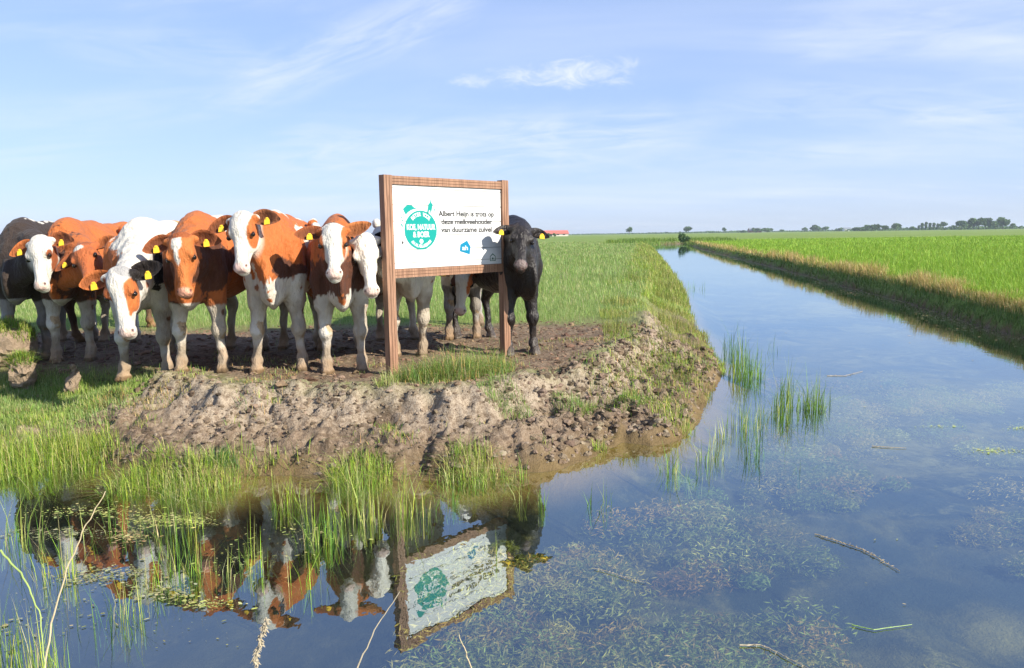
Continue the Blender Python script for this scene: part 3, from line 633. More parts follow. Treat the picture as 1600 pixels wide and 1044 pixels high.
# C  white body, head low in front
cow('white backed cow lowering a blazed face with one black ear and one orange ear', (-3.42, 6.9), 0, (-3.10, 5.82, 1.42), (-3.015, 5.72, .91), face=2, body=WHITE, leg=(.50, .47, .41), s=1.04, girth=1.12,
    feet=[(0.0, .19), (0.02, -.20)],
    patches=[((-.15, -.26, 1.08), (.55, .22, .26), ORANGE), ((.1, -.1, 1.02), (.26, .26, .22), ORANGE), ((-.75, .08, 1.42), (.10, .12, .06), (.55, .28, .10)), ((.12, .26, .98), (.10, .12, .16), DARK), ((.15, .16, .80), (.05, .05, .09), DARK), ((-.2, -.42, .75), (.06, .06, .06), BROWN)],
    headc=[WHITE, ((.25, .100, -.05), (.19, .056, .14), ORANGE), ((.25, -.105, -.06), (.21, .058, .13), DORANGE), ((.01, .06, -.06), (.055, .085, .07), GREY), ((.03, .12, -.12), (.07, .05, .09), DARK)],
    ears=(DARK, ORANGE), eardroop=(-.05, .05), hindlegs=[(-1.25, .22), (-1.0, -.24)])
# E
cow('orange cow with a narrow white blaze and knock kneed white front legs', (-2.815, 6.69), 3, (-2.733, 6.15, 1.69), (-2.668, 6.034, 1.177), face=4, body=ORANGE, leg=WHITE,
    feet=[(-.02, .19), (.02, -.17)], patches=[((-.75, 0, 1.32), (.38, .40, .22), WHITE), ((.0, .05, .96), (.36, .38, .26), BROWN), ((.15, -.18, .62), (.1, .07, .09), BROWN), ((.1, .24, .66), (.05, .06, .1), ORANGE)],  # the big brown chest patch paints in the shade on its body
    headc=[(.42, .13, .035), ((.075, -.005, 0), (.075, .048, .12), WHITE), ((.17, -.01, 0), (.085, .022, .1), WHITE), ((.0, .0, -.06), (.045, .10, .08), DORANGE)], ears=(DORANGE, DORANGE), nose=(.62, .30, .20))
# F
cow('orange and white cow with a wide white face, standing tallest in the row', (-2.10, 6.68), 8, (-2.241, 6.2, 1.869), (-2.197, 5.983, 1.388), face=-6, body=ORANGE, leg=WHITE,
    feet=[(-.01, .20), (.02, -.20)],
    patches=[((-.42, .30, 1.24), (.13, .2, .20), WHITE), ((-.56, .25, 1.40), (.22, .18, .10), WHITE), ((-.34, .30, .98), (.08, .16, .20), WHITE), ((-.1, 0, 1.46), (.30, .10, .07), WHITE), ((-1.2, .05, 1.44), (.20, .26, .07), WHITE), ((.05, .12, .70), (.40, .42, .23), WHITE), ((.22, -.22, .78), (.2, .12, .22), WHITE), ((-.8, .3, .7), (.5, .3, .25), WHITE), ((.14, .14, .93), (.20, .24, .10), BROWN), ((-.1, .30, .86), (.1, .12, .14), BROWN)],  # brown chest patches are painted shade, cast by the next cow's head
    headc=[WHITE, ((.20, .112, -.09), (.20, .050, .11), ORANGE), ((.20, -.112, -.07), (.16, .042, .10), DORANGE), ((-.01, 0, -.09), (.03, .07, .05), BROWN)], ears=((.26, .09, .035), DORANGE), nose=(.62, .44, .38))
# G
cow('cow with a white blaze and one large orange ear, nearest the left sign post', (-1.50, 6.6), 14, (-1.455, 6.15, 1.774), (-1.391, 5.857, 1.336), face=8, body=ORANGE, leg=WHITE, s=.97,
    feet=[(0.0, .15), (0.01, -.15)],
    patches=[((.10, 0, .88), (.34, .34, .30), BROWN), ((-1.0, 0, 1.4), (.42, .4, .25), WHITE), ((.12, 0, .60), (.30, .30, .14), WHITE), ((.24, .0, .86), (.08, .03, .2), WHITE)],
    headc=[WHITE, ((.17, .12, -.08), (.20, .058, .13), ORANGE), ((.17, -.12, -.08), (.18, .055, .13), DORANGE), ((-.01, 0, -.08), (.035, .08, .06), BROWN)], ears=((.42, .14, .04), DORANGE), tags=(0, 1), eardroop=(-.12, .0))
# H
cow('white cow with black patches whose head peers past the left sign post', (-1.0, 7.3), 14, (-1.232, 6.32, 1.661), (-1.160, 6.20, 1.164), face=10, body=WHITE, leg=WHITE,
    feet=[(-.10, .12), (-.17, -.14)],
    patches=[((.1, -.2, .98), (.07, .1, .17), DARK), ((.15, -.15, .72), (.05, .05, .06), BROWN), ((-.6, -.3, 1.15), (.3, .25, .3), DARK), ((.0, .3, 1.3), (.3, .2, .2), DARK), ((-.7, .3, 1.1), (.3, .2, .3), DARK)],
    headc=[(.76, .70, .60), ((.24, .118, -.10), (.15, .040, .11), DARK), ((.20, -.12, -.06), (.05, .03, .04), GREY), ((.26, -.10, -.10), (.09, .03, .05), GREY)], ears=(DARK, DARK), tags=(0, 1))
# I
cow('cow looking out low under the sign board, white blaze with an orange cheek', (-.575, 8.68), 2, (-.515, 7.93, 1.32), (-.56, 7.86, .80), face=-4, body=(.72, .68, .60), leg=GREY,
    patches=[((-.6, 0, 1.3), (.7, .5, .3), DARK), ((-.9, 0, .9), (.5, .5, .4), DARK)],
    headc=[WHITE, ((.22, .12, -.05), (.17, .065, .10), ORANGE), ((.22, -.12, -.06), (.20, .065, .12), BROWN)], ears=(DORANGE, BROWN), tags=(1, 1), girth=.92)
# J
cow('glossy black cow looking round the right sign post, yellow tag in its ear', (.09, 7.46), 23, (.122, 7.05, 1.765), (.100, 6.714, 1.355), face=4, body=DARK, leg=None, gloss=True, s=.96,
    feet=[(.02, .13), (-.0, -.14)], headc=[DARK], ears=((.018, .013, .012), (.022, .016, .013)), nose=(.15, .11, .10), girth=.76, earL=.190)

# ------------------------------------------------------------------ information sign
def m_wood():
    m, t = material('red_brown_timber'); co = t.n('ShaderNodeTexCoord').outputs['Object']
    g1 = t.noise(t.n('ShaderNodeMapping', None, Vector=co, Scale=(40, 40, 2.2)).outputs[0], 1.6, 6, .6, .6)
    g2 = t.noise(co, 5, 3)
    c = t.mix(t.ramp(g1, .35, .68), (.15, .072, .042), (.33, .175, .108)); c = t.mix(t.math('MULTIPLY', g2, .35), c, (.36, .24, .16))
    bp = t.n('ShaderNodeBump', None, Strength=.3, Distance=.002, Height=g1)
    principled(t, Base_Color=c, Roughness=.6, Specular_IOR_Level=.3, Normal=bp.outputs[0]); return m
def m_panel():
    m, t = material('whitewashed_boards'); co = t.n('ShaderNodeTexCoord').outputs['Object']
    g1 = t.noise(t.n('ShaderNodeMapping', None, Vector=co, Scale=(2.0, 10, 46)).outputs[0], 1.0, 6, .65, .5)
    g2 = t.noise(t.n('ShaderNodeMapping', None, Vector=co, Scale=(6, 1, 12)).outputs[0], 1.0, 3)
    c = t.mix(t.ramp(g1, .50, .80), (.62, .62, .61), (.43, .425, .41)); c = t.mix(t.math('MULTIPLY', t.ramp(g2, .50, .78), .4), c, (.44, .42, .38))
    principled(t, Base_Color=c, Roughness=.45, Specular_IOR_Level=.35); return m
M_WOOD, M_PANEL = m_wood(), m_panel()
M_TEAL = plain('teal_print', (.0, .235, .205), .4, .04); M_BLUE = plain('blue_print', (.0, .17, .30), .4, .04)
M_INK = plain('grey_ink', (.02, .02, .022), .5, .03); M_WPRINT = plain('white_print', (.62, .68, .66), .4, .02)
M_PALEBLUE = plain('pale_blue_print', (.38, .66, .76), .4, .02); M_DKGREEN = plain('dark_green_print', (.02, .10, .06), .5, .02)
M_SEAM = plain('dark_board_seam', (.22, .21, .20), .8, .1); M_GREYP = plain('grey_print', (.45, .47, .47), .5, .02)
so, sw = np.array([-1.04, 6.38]), 1.386; se = np.array([.701, .7132])
sign = empty('information_sign', (so[0], so[1], ZG), math.atan2(se[1], se[0]))
tag(sign, 'timber framed information sign with a white board and teal emblem, standing before the cows', 'sign')
Zt = 1.705
def grooved(name, horiz, a0, a1, b0, b1, y0, y1):
    """a bar made of three ridges with two sunk grooves on its front, long along z or x"""
    t_ = MB(); W_ = b1 - b0; cuts = [0, .30, .345, .655, .70, 1.0]; prof = []
    for i in range(5):
        dpt = y0 if i % 2 == 0 else y0 + .010
        prof += [(b0 + W_ * cuts[i], dpt), (b0 + W_ * cuts[i + 1], dpt)]
    prof += [(b1, y1), (b0, y1)]; n = len(prof)
    V = [((p_[0], p_[1], a) if not horiz else (a, p_[1], p_[0])) for a in (a0, a1) for p_ in prof]
    Q = [[i, (i + 1) % n, n + (i + 1) % n, n + i] for i in range(n)]
    caps = []
    for k in range(0, 10, 4): caps.append((k, k + 1))
    t_.add(V, Q)
    from mathutils.geometry import tessellate_polygon
    T = [list(q) for q in tessellate_polygon([[Vector((p_[0], p_[1], 0)) for p_ in prof]])]
    t_.t.append(np.array(T + [[n + q[0], n + q[2], n + q[1]] for q in T]))
    return t_.build(name, M_WOOD, sign)
grooved('post', False, -.35, Zt, -.042, .042, -.035, .035); grooved('post', False, -.35, Zt + .01, sw - .042, sw + .042, -.035, .035)
grooved('rail', True, .043, sw - .043, Zt - .075, Zt - .004, -.028, .028); grooved('rail', True, .043, sw - .043, .84, .915, -.028, .028)
pan = MB(); zs = [.915, .965, 1.078, 1.202, 1.322, 1.459, 1.60, 1.6305]
for i in range(len(zs) - 1): pan.box((.044, -.012, zs[i] + .0022), (sw - .044, .010, zs[i + 1] - .0022), .0022)
panel = pan.build('board', M_PANEL, sign)
sm = MB().box((.045, -.006, .917), (sw - .045, .007, 1.629)).build('seam_backing', M_SEAM, sign)
YF = -.0135
def glyphs(txt, size, bold=0.0, xs=1.0):
    cu = bpy.data.curves.new('txt', 'FONT'); cu.body = txt; cu.size = size; cu.offset = bold; cu.align_x = 'CENTER'; cu.resolution_u = 4
    ob = bpy.data.objects.new('txt', cu); C.objects.link(ob); dg = bpy.context.evaluated_depsgraph_get()
    me = bpy.data.meshes.new_from_object(ob.evaluated_get(dg)); V = np.array([v.co[:] for v in me.vertices]).reshape(-1, 3); Fs = [list(p_.vertices) for p_ in me.polygons]
    bpy.data.objects.remove(ob); bpy.data.curves.remove(cu); bpy.data.meshes.remove(me); V[:, 0] *= xs; return V, Fs
def text(items, name, mat, y=YF, parent=None):
    """items: (text, cx, z baseline, size, bold, xscale, rotation, target width)"""
    mb = MB()
    for (tx, cx, z, size, bold, xs, rot, wid) in items:
        V, Fs = glyphs(tx, size, bold, xs)
        if wid: V[:, 0] *= wid / (V[:, 0].max() - V[:, 0].min())
        cc, ss = math.cos(rot), math.sin(rot); W_ = np.c_[cx + V[:, 0] * cc - V[:, 1] * ss, np.full(len(V), y), z + V[:, 0] * ss + V[:, 1] * cc]
        T = [[f[0], f[i], f[i + 1]] for f in Fs for i in range(1, len(f) - 1)]; mb.add(W_, (), T)
    return mb.build(name, mat, parent or sign)
def arc(txt, cx, cz, r, a_mid, size, step, top=True, bold=.0018):
    out = []; n = len(txt)
    for i, ch in enumerate(txt):
        a_ = a_mid + (step * ((n - 1) / 2 - i) if top else -step * ((n - 1) / 2 - i))
        if ch == ' ': continue
        out.append((ch, cx + r * math.cos(a_), cz + r * math.sin(a_), size, bold, .8, a_ - math.pi / 2 if top else a_ + math.pi / 2, None))
    return out
z_ = lambda Z: Z - ZG
text([('Albert Heijn is trots op', .903, z_(1.779), .066, .0019, 1, 0, .690), ('deze melkveehouder', .903, z_(1.707), .066, .0019, 1, 0, .632), ('van duurzame zuivel', .901, z_(1.636), .066, .0019, 1, 0, .632)], 'lettering', M_INK)
# round emblem with the silhouettes above it
cx, cz, cr = .353, z_(1.656), .176
em = MB(); th = np.linspace(0, 2 * math.pi, 64, endpoint=False)
em.poly([(cx + cr * 1.02 * math.cos(a_), cz + cr * .965 * math.sin(a_)) for a_ in th], YF, -.011)
em.poly([(.163, z_(1.836)), (.195, z_(1.862)), (.225, z_(1.873)), (.262, z_(1.866)), (.285, z_(1.850)), (.305, z_(1.842)), (.306, z_(1.833)), (.285, z_(1.838)), (.250, z_(1.826)), (.215, z_(1.808)), (.195, z_(1.788)), (.183, z_(1.80))], YF, -.011)
em.poly([(.424, z_(1.80)), (.436, z_(1.845)), (.447, z_(1.885)), (.462, z_(1.893)), (.474, z_(1.925)), (.480, z_(1.925)), (.480, z_(1.893)), (.494, z_(1.88)), (.482, z_(1.835)), (.468, z_(1.792)), (.462, z_(1.828)), (.450, z_(1.83)), (.443, z_(1.795))], YF, -.011)
for (a_, b_, r_) in [(.148, 1.765, .007), (.153, 1.74, .006), (.140, 1.705, .008), (.150, 1.692, .008), (.512, 1.832, .008), (.168, 1.79, .005)]:
    em.poly([(a_ + r_ * math.cos(q), z_(b_) + r_ * 1.2 * math.sin(q)) for q in (0, 1.3, 2.2, 3.7, 5.0)], YF, -.011)
emb = em.build('emblem', M_TEAL, sign)
text(arc('BETER VOOR', cx, cz, .122, math.pi / 2, .046, .165), 'emblem_lettering', M_WPRINT, -.0152, emb)
text( [('KOE, NATUUR', cx, cz + .004, .066, .0022, .8, 0, .318), ('& BOER', cx, cz - .060, .066, .0022, .8, 0, .185)], 'emblem_lettering', M_WPRINT, -.0152, emb)
text(arc('AH.NL/DUURZAAM', cx, cz, .152, -math.pi / 2, .036, .118, False), 'emblem_lettering', M_WPRINT, -.0152, emb)
lg = MB(); lg.poly([(cx + .022 * math.cos(q), cz - .098 + .022 * math.sin(q)) for q in np.linspace(.3, 6.0, 7)], -.0150, -.0136); lg.build('small_mark', M_WPRINT, emb)
# swooshes and specks of grey between the silhouettes
gy_ = MB()
for a_, b_, l_, r_ in [(.30, 1.885, .03, .4), (.35, 1.893, .028, .1), (.385, 1.893, .02, -.2), (.375, 1.868, .016, -.3)]:
    c_, s__ = math.cos(r_), math.sin(r_); gy_.poly([(a_, z_(b_)), (a_ + l_ * c_, z_(b_) + l_ * s__), (a_ + l_ * c_ - .003, z_(b_) + l_ * s__ + .006), (a_ - .003, z_(b_) + .005)], YF, -.0125)
gy_.build('grey_specks', M_GREYP, sign)
# blue house shaped logo
lo = MB(); lo.poly([(.893, z_(1.557)), (.936, z_(1.500)), (.924, z_(1.428)), (.800, z_(1.460)), (.810, z_(1.522))], YF, -.011); lgo = lo.build('logo', M_BLUE, sign)
text([('ah', .866, z_(1.470), .060, .0012, .9, -.02, .070)], 'logo_lettering', M_WPRINT, -.0152, lgo)
sw_ = MB(); q = [(.885 + .036 * math.cos(a_), z_(1.882) + .032 * math.sin(a_)) for a_ in np.linspace(.1, 1.7, 8)] + [(.884 + .020 * math.cos(a_), z_(1.884) + .018 * math.sin(a_)) for a_ in np.linspace(1.5, .4, 6)]
sw_.poly(q, YF, -.0125); sw_.build('pale_swoosh', M_PALEBLUE, sign)
ic = MB()
for a_, b_ in [((1.185, 1.362), (1.192, 1.40)), ((1.252, 1.362), (1.259, 1.40)), ((1.185, 1.356), (1.259, 1.362))]: ic.box((a_[0], YF, z_(a_[1])), (b_[0], -.0125, z_(b_[1])))
ic.poly([(1.183, z_(1.401)), (1.222, z_(1.430)), (1.261, z_(1.401)), (1.250, z_(1.4008)), (1.222, z_(1.419)), (1.194, z_(1.4008))], YF, -.0125)
ic.box((1.213, YF, z_(1.37)), (1.231, -.0125, z_(1.39))); ic.build('house_icon', M_DKGREEN, sign)

# ------------------------------------------------------------------ tussocks, reeds and weeds: each clump a thing of its own
def gz_at(x, y): return float(land(np.array([[x, y]]))[0][0])
def clump(name, label, cat, bx, by, ty, half, n, pal, wid=.006, lean=.25, group=None, z=None, fine=False, depth=.6, minh=.35):
    """bx, by: where it stands; ty: where its tips reach; half: half width, all read off the photo and turned into metres"""
    z0 = 0.0 if z is None else z
    c = at(bx, by, z0); Y = c[1]; hh = abs(atY(bx, ty, Y)[2] - z0); r_ = half * Y / F
    an = rng.uniform(0, 2 * math.pi, n); rr = np.sqrt(rng.uniform(0, 1, n)); ox = r_ * rr * np.cos(an); oy = r_ * depth * rr * np.sin(an)
    gzz = land(np.c_[c[0] + ox, c[1] + oy])[0]; base = np.c_[ox, oy, np.maximum(gzz, -.12) - .01]
    hgt = hh * (minh + (1.1 - minh) * rng.beta(1.6, 1.8, n)) * (1.05 - .5 * rr ** 2) + .02; out = rng.normal(0, lean, n)
    n_ = n; o = blades(name, base, hgt + np.maximum(0, -base[:, 2]), wid * rng.uniform(.6, 1.2, n), out, pick(pal, n), M_REED)
    o.location = (c[0], c[1], 0); return tag(o, label, cat, group)
G_REED = [(.10, .22, .035), (.16, .30, .04), (.24, .36, .06), (.09, .18, .04), (.34, .38, .10)]
G_REEDB = [(.07, .17, .05), (.10, .22, .06), (.14, .27, .06), (.06, .13, .04)]
G_PALE = [(.42, .44, .18), (.34, .40, .10), (.50, .46, .22), (.24, .33, .07)]
GR = 'reeds standing in the ditch water'
RD = [('dark green reeds standing furthest out in the bend of the ditch', 1148, 560, 486, 24, 70, G_REEDB, .0075),
      ('dense reed clump with a yellow grassy foot beside the muddy point', 1166, 590, 515, 30, 170, G_REED, .008),
      ('tall upright reed clump, left of the two outer clumps in open water', 1228, 640, 542, 20, 80, G_REED, .008),
      ('tall upright reed clump furthest right in open water', 1270, 640, 556, 18, 95, G_REED, .008),
      ('sparse thin dark reeds behind the dense clump', 1203, 552, 508, 18, 16, G_REEDB, .007),
      ('pale tangled reeds below the dense clump with the yellow foot', 1165, 672, 600, 34, 70, G_PALE + G_REED, .007),
      ('small pale reed tuft close to the muddy point', 1128, 690, 640, 17, 34, G_PALE, .007),
      ('single slim dark shoots right of the tall outer reeds', 1297, 636, 592, 4, 6, G_REEDB, .007),
      ('tiny leaning shoot alone in the blue open water', 1250, 735, 705, 5, 5, G_REED, .006),
      ('faint thin reeds in the narrow distant part of the ditch', 1087, 452, 430, 16, 26, G_REEDB, .010),
      ('thin pale reeds at the foot of the muddy point', 1048, 738, 668, 16, 38, G_PALE + G_REED, .006),
      ('loose green reeds right of the thin pale reeds', 1085, 748, 695, 16, 16, G_REED, .006),
      ('long leaning reeds trailing over the water under the pale tangle', 1175, 715, 650, 28, 26, G_REEDB, .006),
      ('green reeds filling the gap between the pale tangle and the tall pair', 1205, 655, 585, 26, 50, G_REED, .006),
      ('thin reeds trailing down to the foot of the muddy point', 1110, 720, 660, 26, 40, G_PALE + G_REED, .006),
      ('open group of bent shoots off the brown shallow', 938, 790, 728, 24, 16, G_REED, .006),
      ('bright upright shoots under the right end of the bank', 846, 790, 735, 7, 14, G_REED, .006),
      ('few short shoots left of the bright upright ones', 815, 782, 742, 9, 9, G_PALE, .005),
      ('thick yellow green reed bed below the sign post, right half', 640, 805, 712, 38, 90, G_YELLOWGREEN + G_PALE, .0055),
      ('thick yellow green reed bed below the sign post, left half', 560, 815, 715, 40, 110, G_YELLOWGREEN + G_PALE, .0055),
      ('long reeds arching out from the left side of the thick bed', 500, 845, 740, 38, 90, G_YELLOWGREEN + G_REED, .0055),
      ('short dense reeds at the shore left of the thick bed', 450, 790, 722, 30, 70, G_YELLOWGREEN, .0055),
      ('slender reeds between the thick bed and the yellow tuft', 702, 785, 716, 26, 36, G_REED, .005),
      ('a few tall shoots over the reflection of the board', 776, 868, 800, 7, 6, G_PALE, .005),
      ('open reed group in the middle of the left pool', 290, 895, 775, 34, 80, G_YELLOWGREEN + G_REED, .0045),
      ('thin bright shoots left of the open reed group', 240, 920, 810, 26, 30, G_YELLOWGREEN, .0045),
      ('leaning shoots right of the open reed group', 345, 900, 815, 22, 12, G_PALE, .0045),
      ('scattered thin stalks at the back of the left pool', 160, 830, 745, 60, 26, G_REED, .0045),
      ('stalks at the left edge of the pool', 30, 850, 740, 44, 50, G_PALE + G_REED, .0045),
      ('bright thin reeds in the pool under the dark cow reflection', 95, 905, 785, 34, 46, G_YELLOWGREEN, .0042),
      ('bright shoots low in the left pool, beyond the near corner', 205, 965, 865, 34, 36, G_YELLOWGREEN, .0040),
      ('sparse yellow reeds just left of the thick bed', 400, 885, 785, 30, 40, G_YELLOWGREEN + G_PALE, .0045),
      ('loose reeds in front of the thick bed', 480, 915, 830, 34, 24, G_YELLOWGREEN, .0042),
      ('short reeds before the flat tussocks', 265, 830, 755, 60, 60, G_YELLOWGREEN, .0042),
      ('near green reeds in the bottom left corner', 15, 1050, 880, 44, 90, G_REED, .0042),
      ('near blades right of the bottom left corner', 75, 1060, 920, 40, 60, G_YELLOWGREEN, .0040),
      ('low blue green shoots in the near left water', 170, 980, 880, 60, 26, G_REEDB, .0040)]
for i, (lb, bx, by, ty, hf, n, pal, wd) in enumerate(RD):
    clump('reed_clump', lb, 'reeds', bx, by, ty, hf, n, pal, wd * .85, .26 if n > 30 else .34, GR, minh=.12)
GT = 'grass tussocks along the bank'
TU = [('yellow fine leaved tuft hanging over the waterline near the bank end', 738, 742, 690, 42, 420, G_YELLOWGREEN + G_PALE, .03),
      ('bright green tuft under the sign at the waterline', 560, 745, 688, 55, 520, G_YELLOWGREEN, .03),
      ('big yellow green tussock slope at the far left waterline', 60, 722, 650, 85, 1100, G_YELLOWGREEN, .03),
      ('smaller green tussock right of the big left slope', 122, 705, 650, 45, 420, G_YELLOWGREEN, .05),
      ('green tussock at the left edge over the pool', -15, 735, 680, 60, 500, G_YELLOWGREEN, .02),
      ('flat green tussock sitting in the water, left one of the pair', 225, 752, 705, 55, 650, G_YELLOWGREEN, .02),
      ('flat yellow green tussock sitting in the water, right one of the pair', 312, 758, 708, 60, 750, G_YELLOWGREEN + G_PALE, .02),
      ('small dark leafy tuft where the flat tussocks end', 352, 735, 690, 22, 160, G_REEDB, .05),
      ('grass tuft left in the patch at the foot of the sign', 655, 596, 552, 44, 800, G_MEADOW + G_REED + G_DRY[:2], ZG),
      ('grass tuft in the middle of the patch below the sign', 705, 592, 530, 50, 1000, G_MEADOW + G_REED + G_DRY[:2], ZG),
      ('grass tuft before the right sign post', 757, 584, 530, 48, 900, G_MEADOW + G_REED + G_DRY[:2], ZG),
      ('low spreading tuft on the lip right of the sign patch', 790, 618, 590, 45, 420, G_MEADOW + G_REED, ZG - .04),
      ('round green tuft on the bank shoulder right of the sign', 896, 604, 575, 36, 360, G_REED + G_MEADOW, ZG - .03),
      ('small tuft among the clods near the muddy point', 985, 622, 596, 30, 200, G_REED, .25),
      ('broad leaved green weeds on the muddy point', 1052, 655, 605, 34, 150, G_YELLOWGREEN, .12),
      ('little weeds low on the clod slope', 935, 680, 655, 14, 60, G_YELLOWGREEN, .12),
      ('dry grass tuft on the left shoulder of the bank', 165, 600, 575, 35, 380, G_DRY + G_MEADOW, ZG - .02),
      ('withered tuft on the bank edge left of the sign', 605, 612, 585, 20, 160, G_PALE, ZG - .02),
      ('short dead grass along the bank edge under the low white face', 250, 605, 588, 60, 420, G_DRY + G_BANK, ZG - .02),
      ('yellow mat of grass where the bank turns into the long ditch', 1060, 545, 518, 40, 420, G_BANK, .15)]
for lb, bx, by, ty, hf, n, pal, zz_ in TU:
    clump('grass_tussock', lb, 'grass tuft', bx, by, ty, hf, int(n * 1.15), pal, .0036, .85, GT, z=zz_, depth=1.0 if by > 620 else .8, minh=.3)
P, mm, dd = scatter(26000, -6.5, .1, 4.5, 5.7, lambda P, d, dd, m: (m['left'] > .5) * (dd > -.16) * (dd < .14) * sstep(-.1, .3, fbm(P, 1.5, 2, 67) + .5 * (P[:, 0] < -3.1) - .22 * (P[:, 0] > -2.0)), False)
n = len(P); P[:, 2] = np.maximum(P[:, 2], -.08)
blades('shore_grass', P, rng.uniform(.05, .20, n), np.full(n, .0036), rng.normal(0, .7, n), pick(G_YELLOWGREEN, n), M_GRASS)
tag(bpy.data.objects['shore_grass'], 'ragged grass rooted along the waterline under the bank', 'grass', kind='stuff')
# short withered turf creeping over the bank edge and between the clods
P, mm, dd = scatter(70000, -4.2, 2.4, 4.7, 8.5, lambda P, d, dd, m: (m['left'] > .5) * (dd > .25) * sstep(.02, .35, fbm(P, 1.15, 3, 66) + .25 * sstep(.9, 1.1, dd) * (P[:, 0] > -.9) + .22 * (P[:, 0] < -1.9) * (dd > .6) - .12) * sstep(2.2, 1.3, dd), False)
n = len(P); mixk = rng.uniform(0, 1, (n, 1)) < .5
blades('withered_turf', P, rng.uniform(.015, .055, n), np.full(n, .0042), rng.normal(0, .9, n), np.where(mixk, pick(G_DRY, n) * .8, pick(G_MEADOW, n)), M_GRASS)
tag(bpy.data.objects['withered_turf'], 'short withered turf creeping over the trampled edge of the bank', 'turf', kind='stuff')
P, mm, dd = scatter(60000, -3.4, 2.8, 4.7, 9.5, lambda P, d, dd, m: m['slope'] * (dd > .1) * sstep(.14, .36, fbm(P, 2.1, 3, 166) + .20 * (P[:, 0] > .2) + .05 * (P[:, 0] > -1.2)), False)
n = len(P)
blades('slope_weeds', P, rng.uniform(.025, .10, n), np.full(n, .004), rng.normal(0, .8, n), pick(G_REED + G_YELLOWGREEN + G_DRY[:2], n), M_GRASS)
tag(bpy.data.objects['slope_weeds'], 'small green weeds and grass sprouting between the clods of the bank', 'weeds', kind='stuff')
# loose clods of dried clay, too many to count
import bmesh
bm = bmesh.new(); bmesh.ops.create_icosphere(bm, subdivisions=2, radius=1); ICO = np.array([v.co[:] for v in bm.verts]); ICT = np.array([[v.index for v in f.verts] for f in bm.faces]); bm.free()
def lumps(name, P, size, cols, mat, flat=.7):
    n = len(P); k = len(ICO); off = rng.uniform(0, 50, (n, 1, 3)); Q = ICO[None] + off * 1.0
    dsp = 1 + .55 * vn((Q * 1.0).reshape(-1, 3), 1.1, 5).reshape(n, k) + .45 * vn(Q.reshape(-1, 3), 2.7, 6).reshape(n, k)
    an = rng.uniform(0, 6.28, n); c_, s__ = np.cos(an)[:, None], np.sin(an)[:, None]; st = rng.uniform(.7, 1.35, (n, 3)); st[:, 2] *= flat
    V = ICO[None] * dsp[..., None] * st[:, None] * size[:, None, None]; V = np.stack([V[..., 0] * c_ - V[..., 1] * s__, V[..., 0] * s__ + V[..., 1] * c_, V[..., 2]], -1) + P[:, None]
    return mesh_np(name, V.reshape(-1, 3), [(np.arange(n)[:, None, None] * k + ICT[None]).reshape(-1, 3)], mat, None, False, np.repeat(cols, k, 0))
m, t = material('dried_clay'); a = t.n('ShaderNodeAttribute', {'attribute_name': 'col'}).outputs['Color']; co = t.n('ShaderNodeNewGeometry').outputs['Position']
n2 = t.noise(co, 45, 5, .65); f = t.math('ADD', .65, t.math('MULTIPLY', n2, .7))
principled(t, Base_Color=t.n('ShaderNodeVectorMath', {'operation': 'SCALE'}, i0=a, Scale=f).outputs[0], Roughness=.95, Specular_IOR_Level=.1, Normal=t.n('ShaderNodeBump', None, Strength=.9, Distance=.012, Height=n2).outputs[0]); M_CLAY = m
G_CLAY = [(.175, .130, .090), (.21, .158, .112), (.145, .107, .073), (.25, .195, .14), (.10, .074, .050)]
P, mm, dd = scatter(30000, -3.6, 2.9, 4.6, 9.5, lambda P, d, dd, m: m['slope'] * (dd > .05) * sstep(-.55, .25, fbm(P, 1.7, 2, 14) + .35 * sstep(-.2, 1.2, P[:, 0])), False)
n = len(P); sz = np.exp(rng.normal(math.log(.011), .48, n)).clip(.005, .030) * (1 + .55 * (P[:, 0] > .2)); P[:, 2] -= .35 * sz; lumps('clay_clods', P, sz, pick(G_CLAY, n, .06), M_CLAY)
tag(bpy.data.objects['clay_clods'], 'loose crumbled clods of dried clay on the slope of the bank', 'clay clods', kind='stuff')
P, mm, dd = scatter(5200, lambda y: -.62 * y - .2, 1.6, 5.8, 10.3, lambda P, d, dd, m: m['dirt'], False)
n = len(P); lumps('trampled_crumbs', P, np.exp(rng.normal(math.log(.013), .5, n)).clip(.006, .05), pick([(.17, .11, .075), (.22, .15, .10), (.11, .07, .05)], n, .1), M_CLAY, .5)
tag(bpy.data.objects['trampled_crumbs'], 'small crumbs of trampled dry mud around the hooves', 'mud crumbs', kind='stuff')
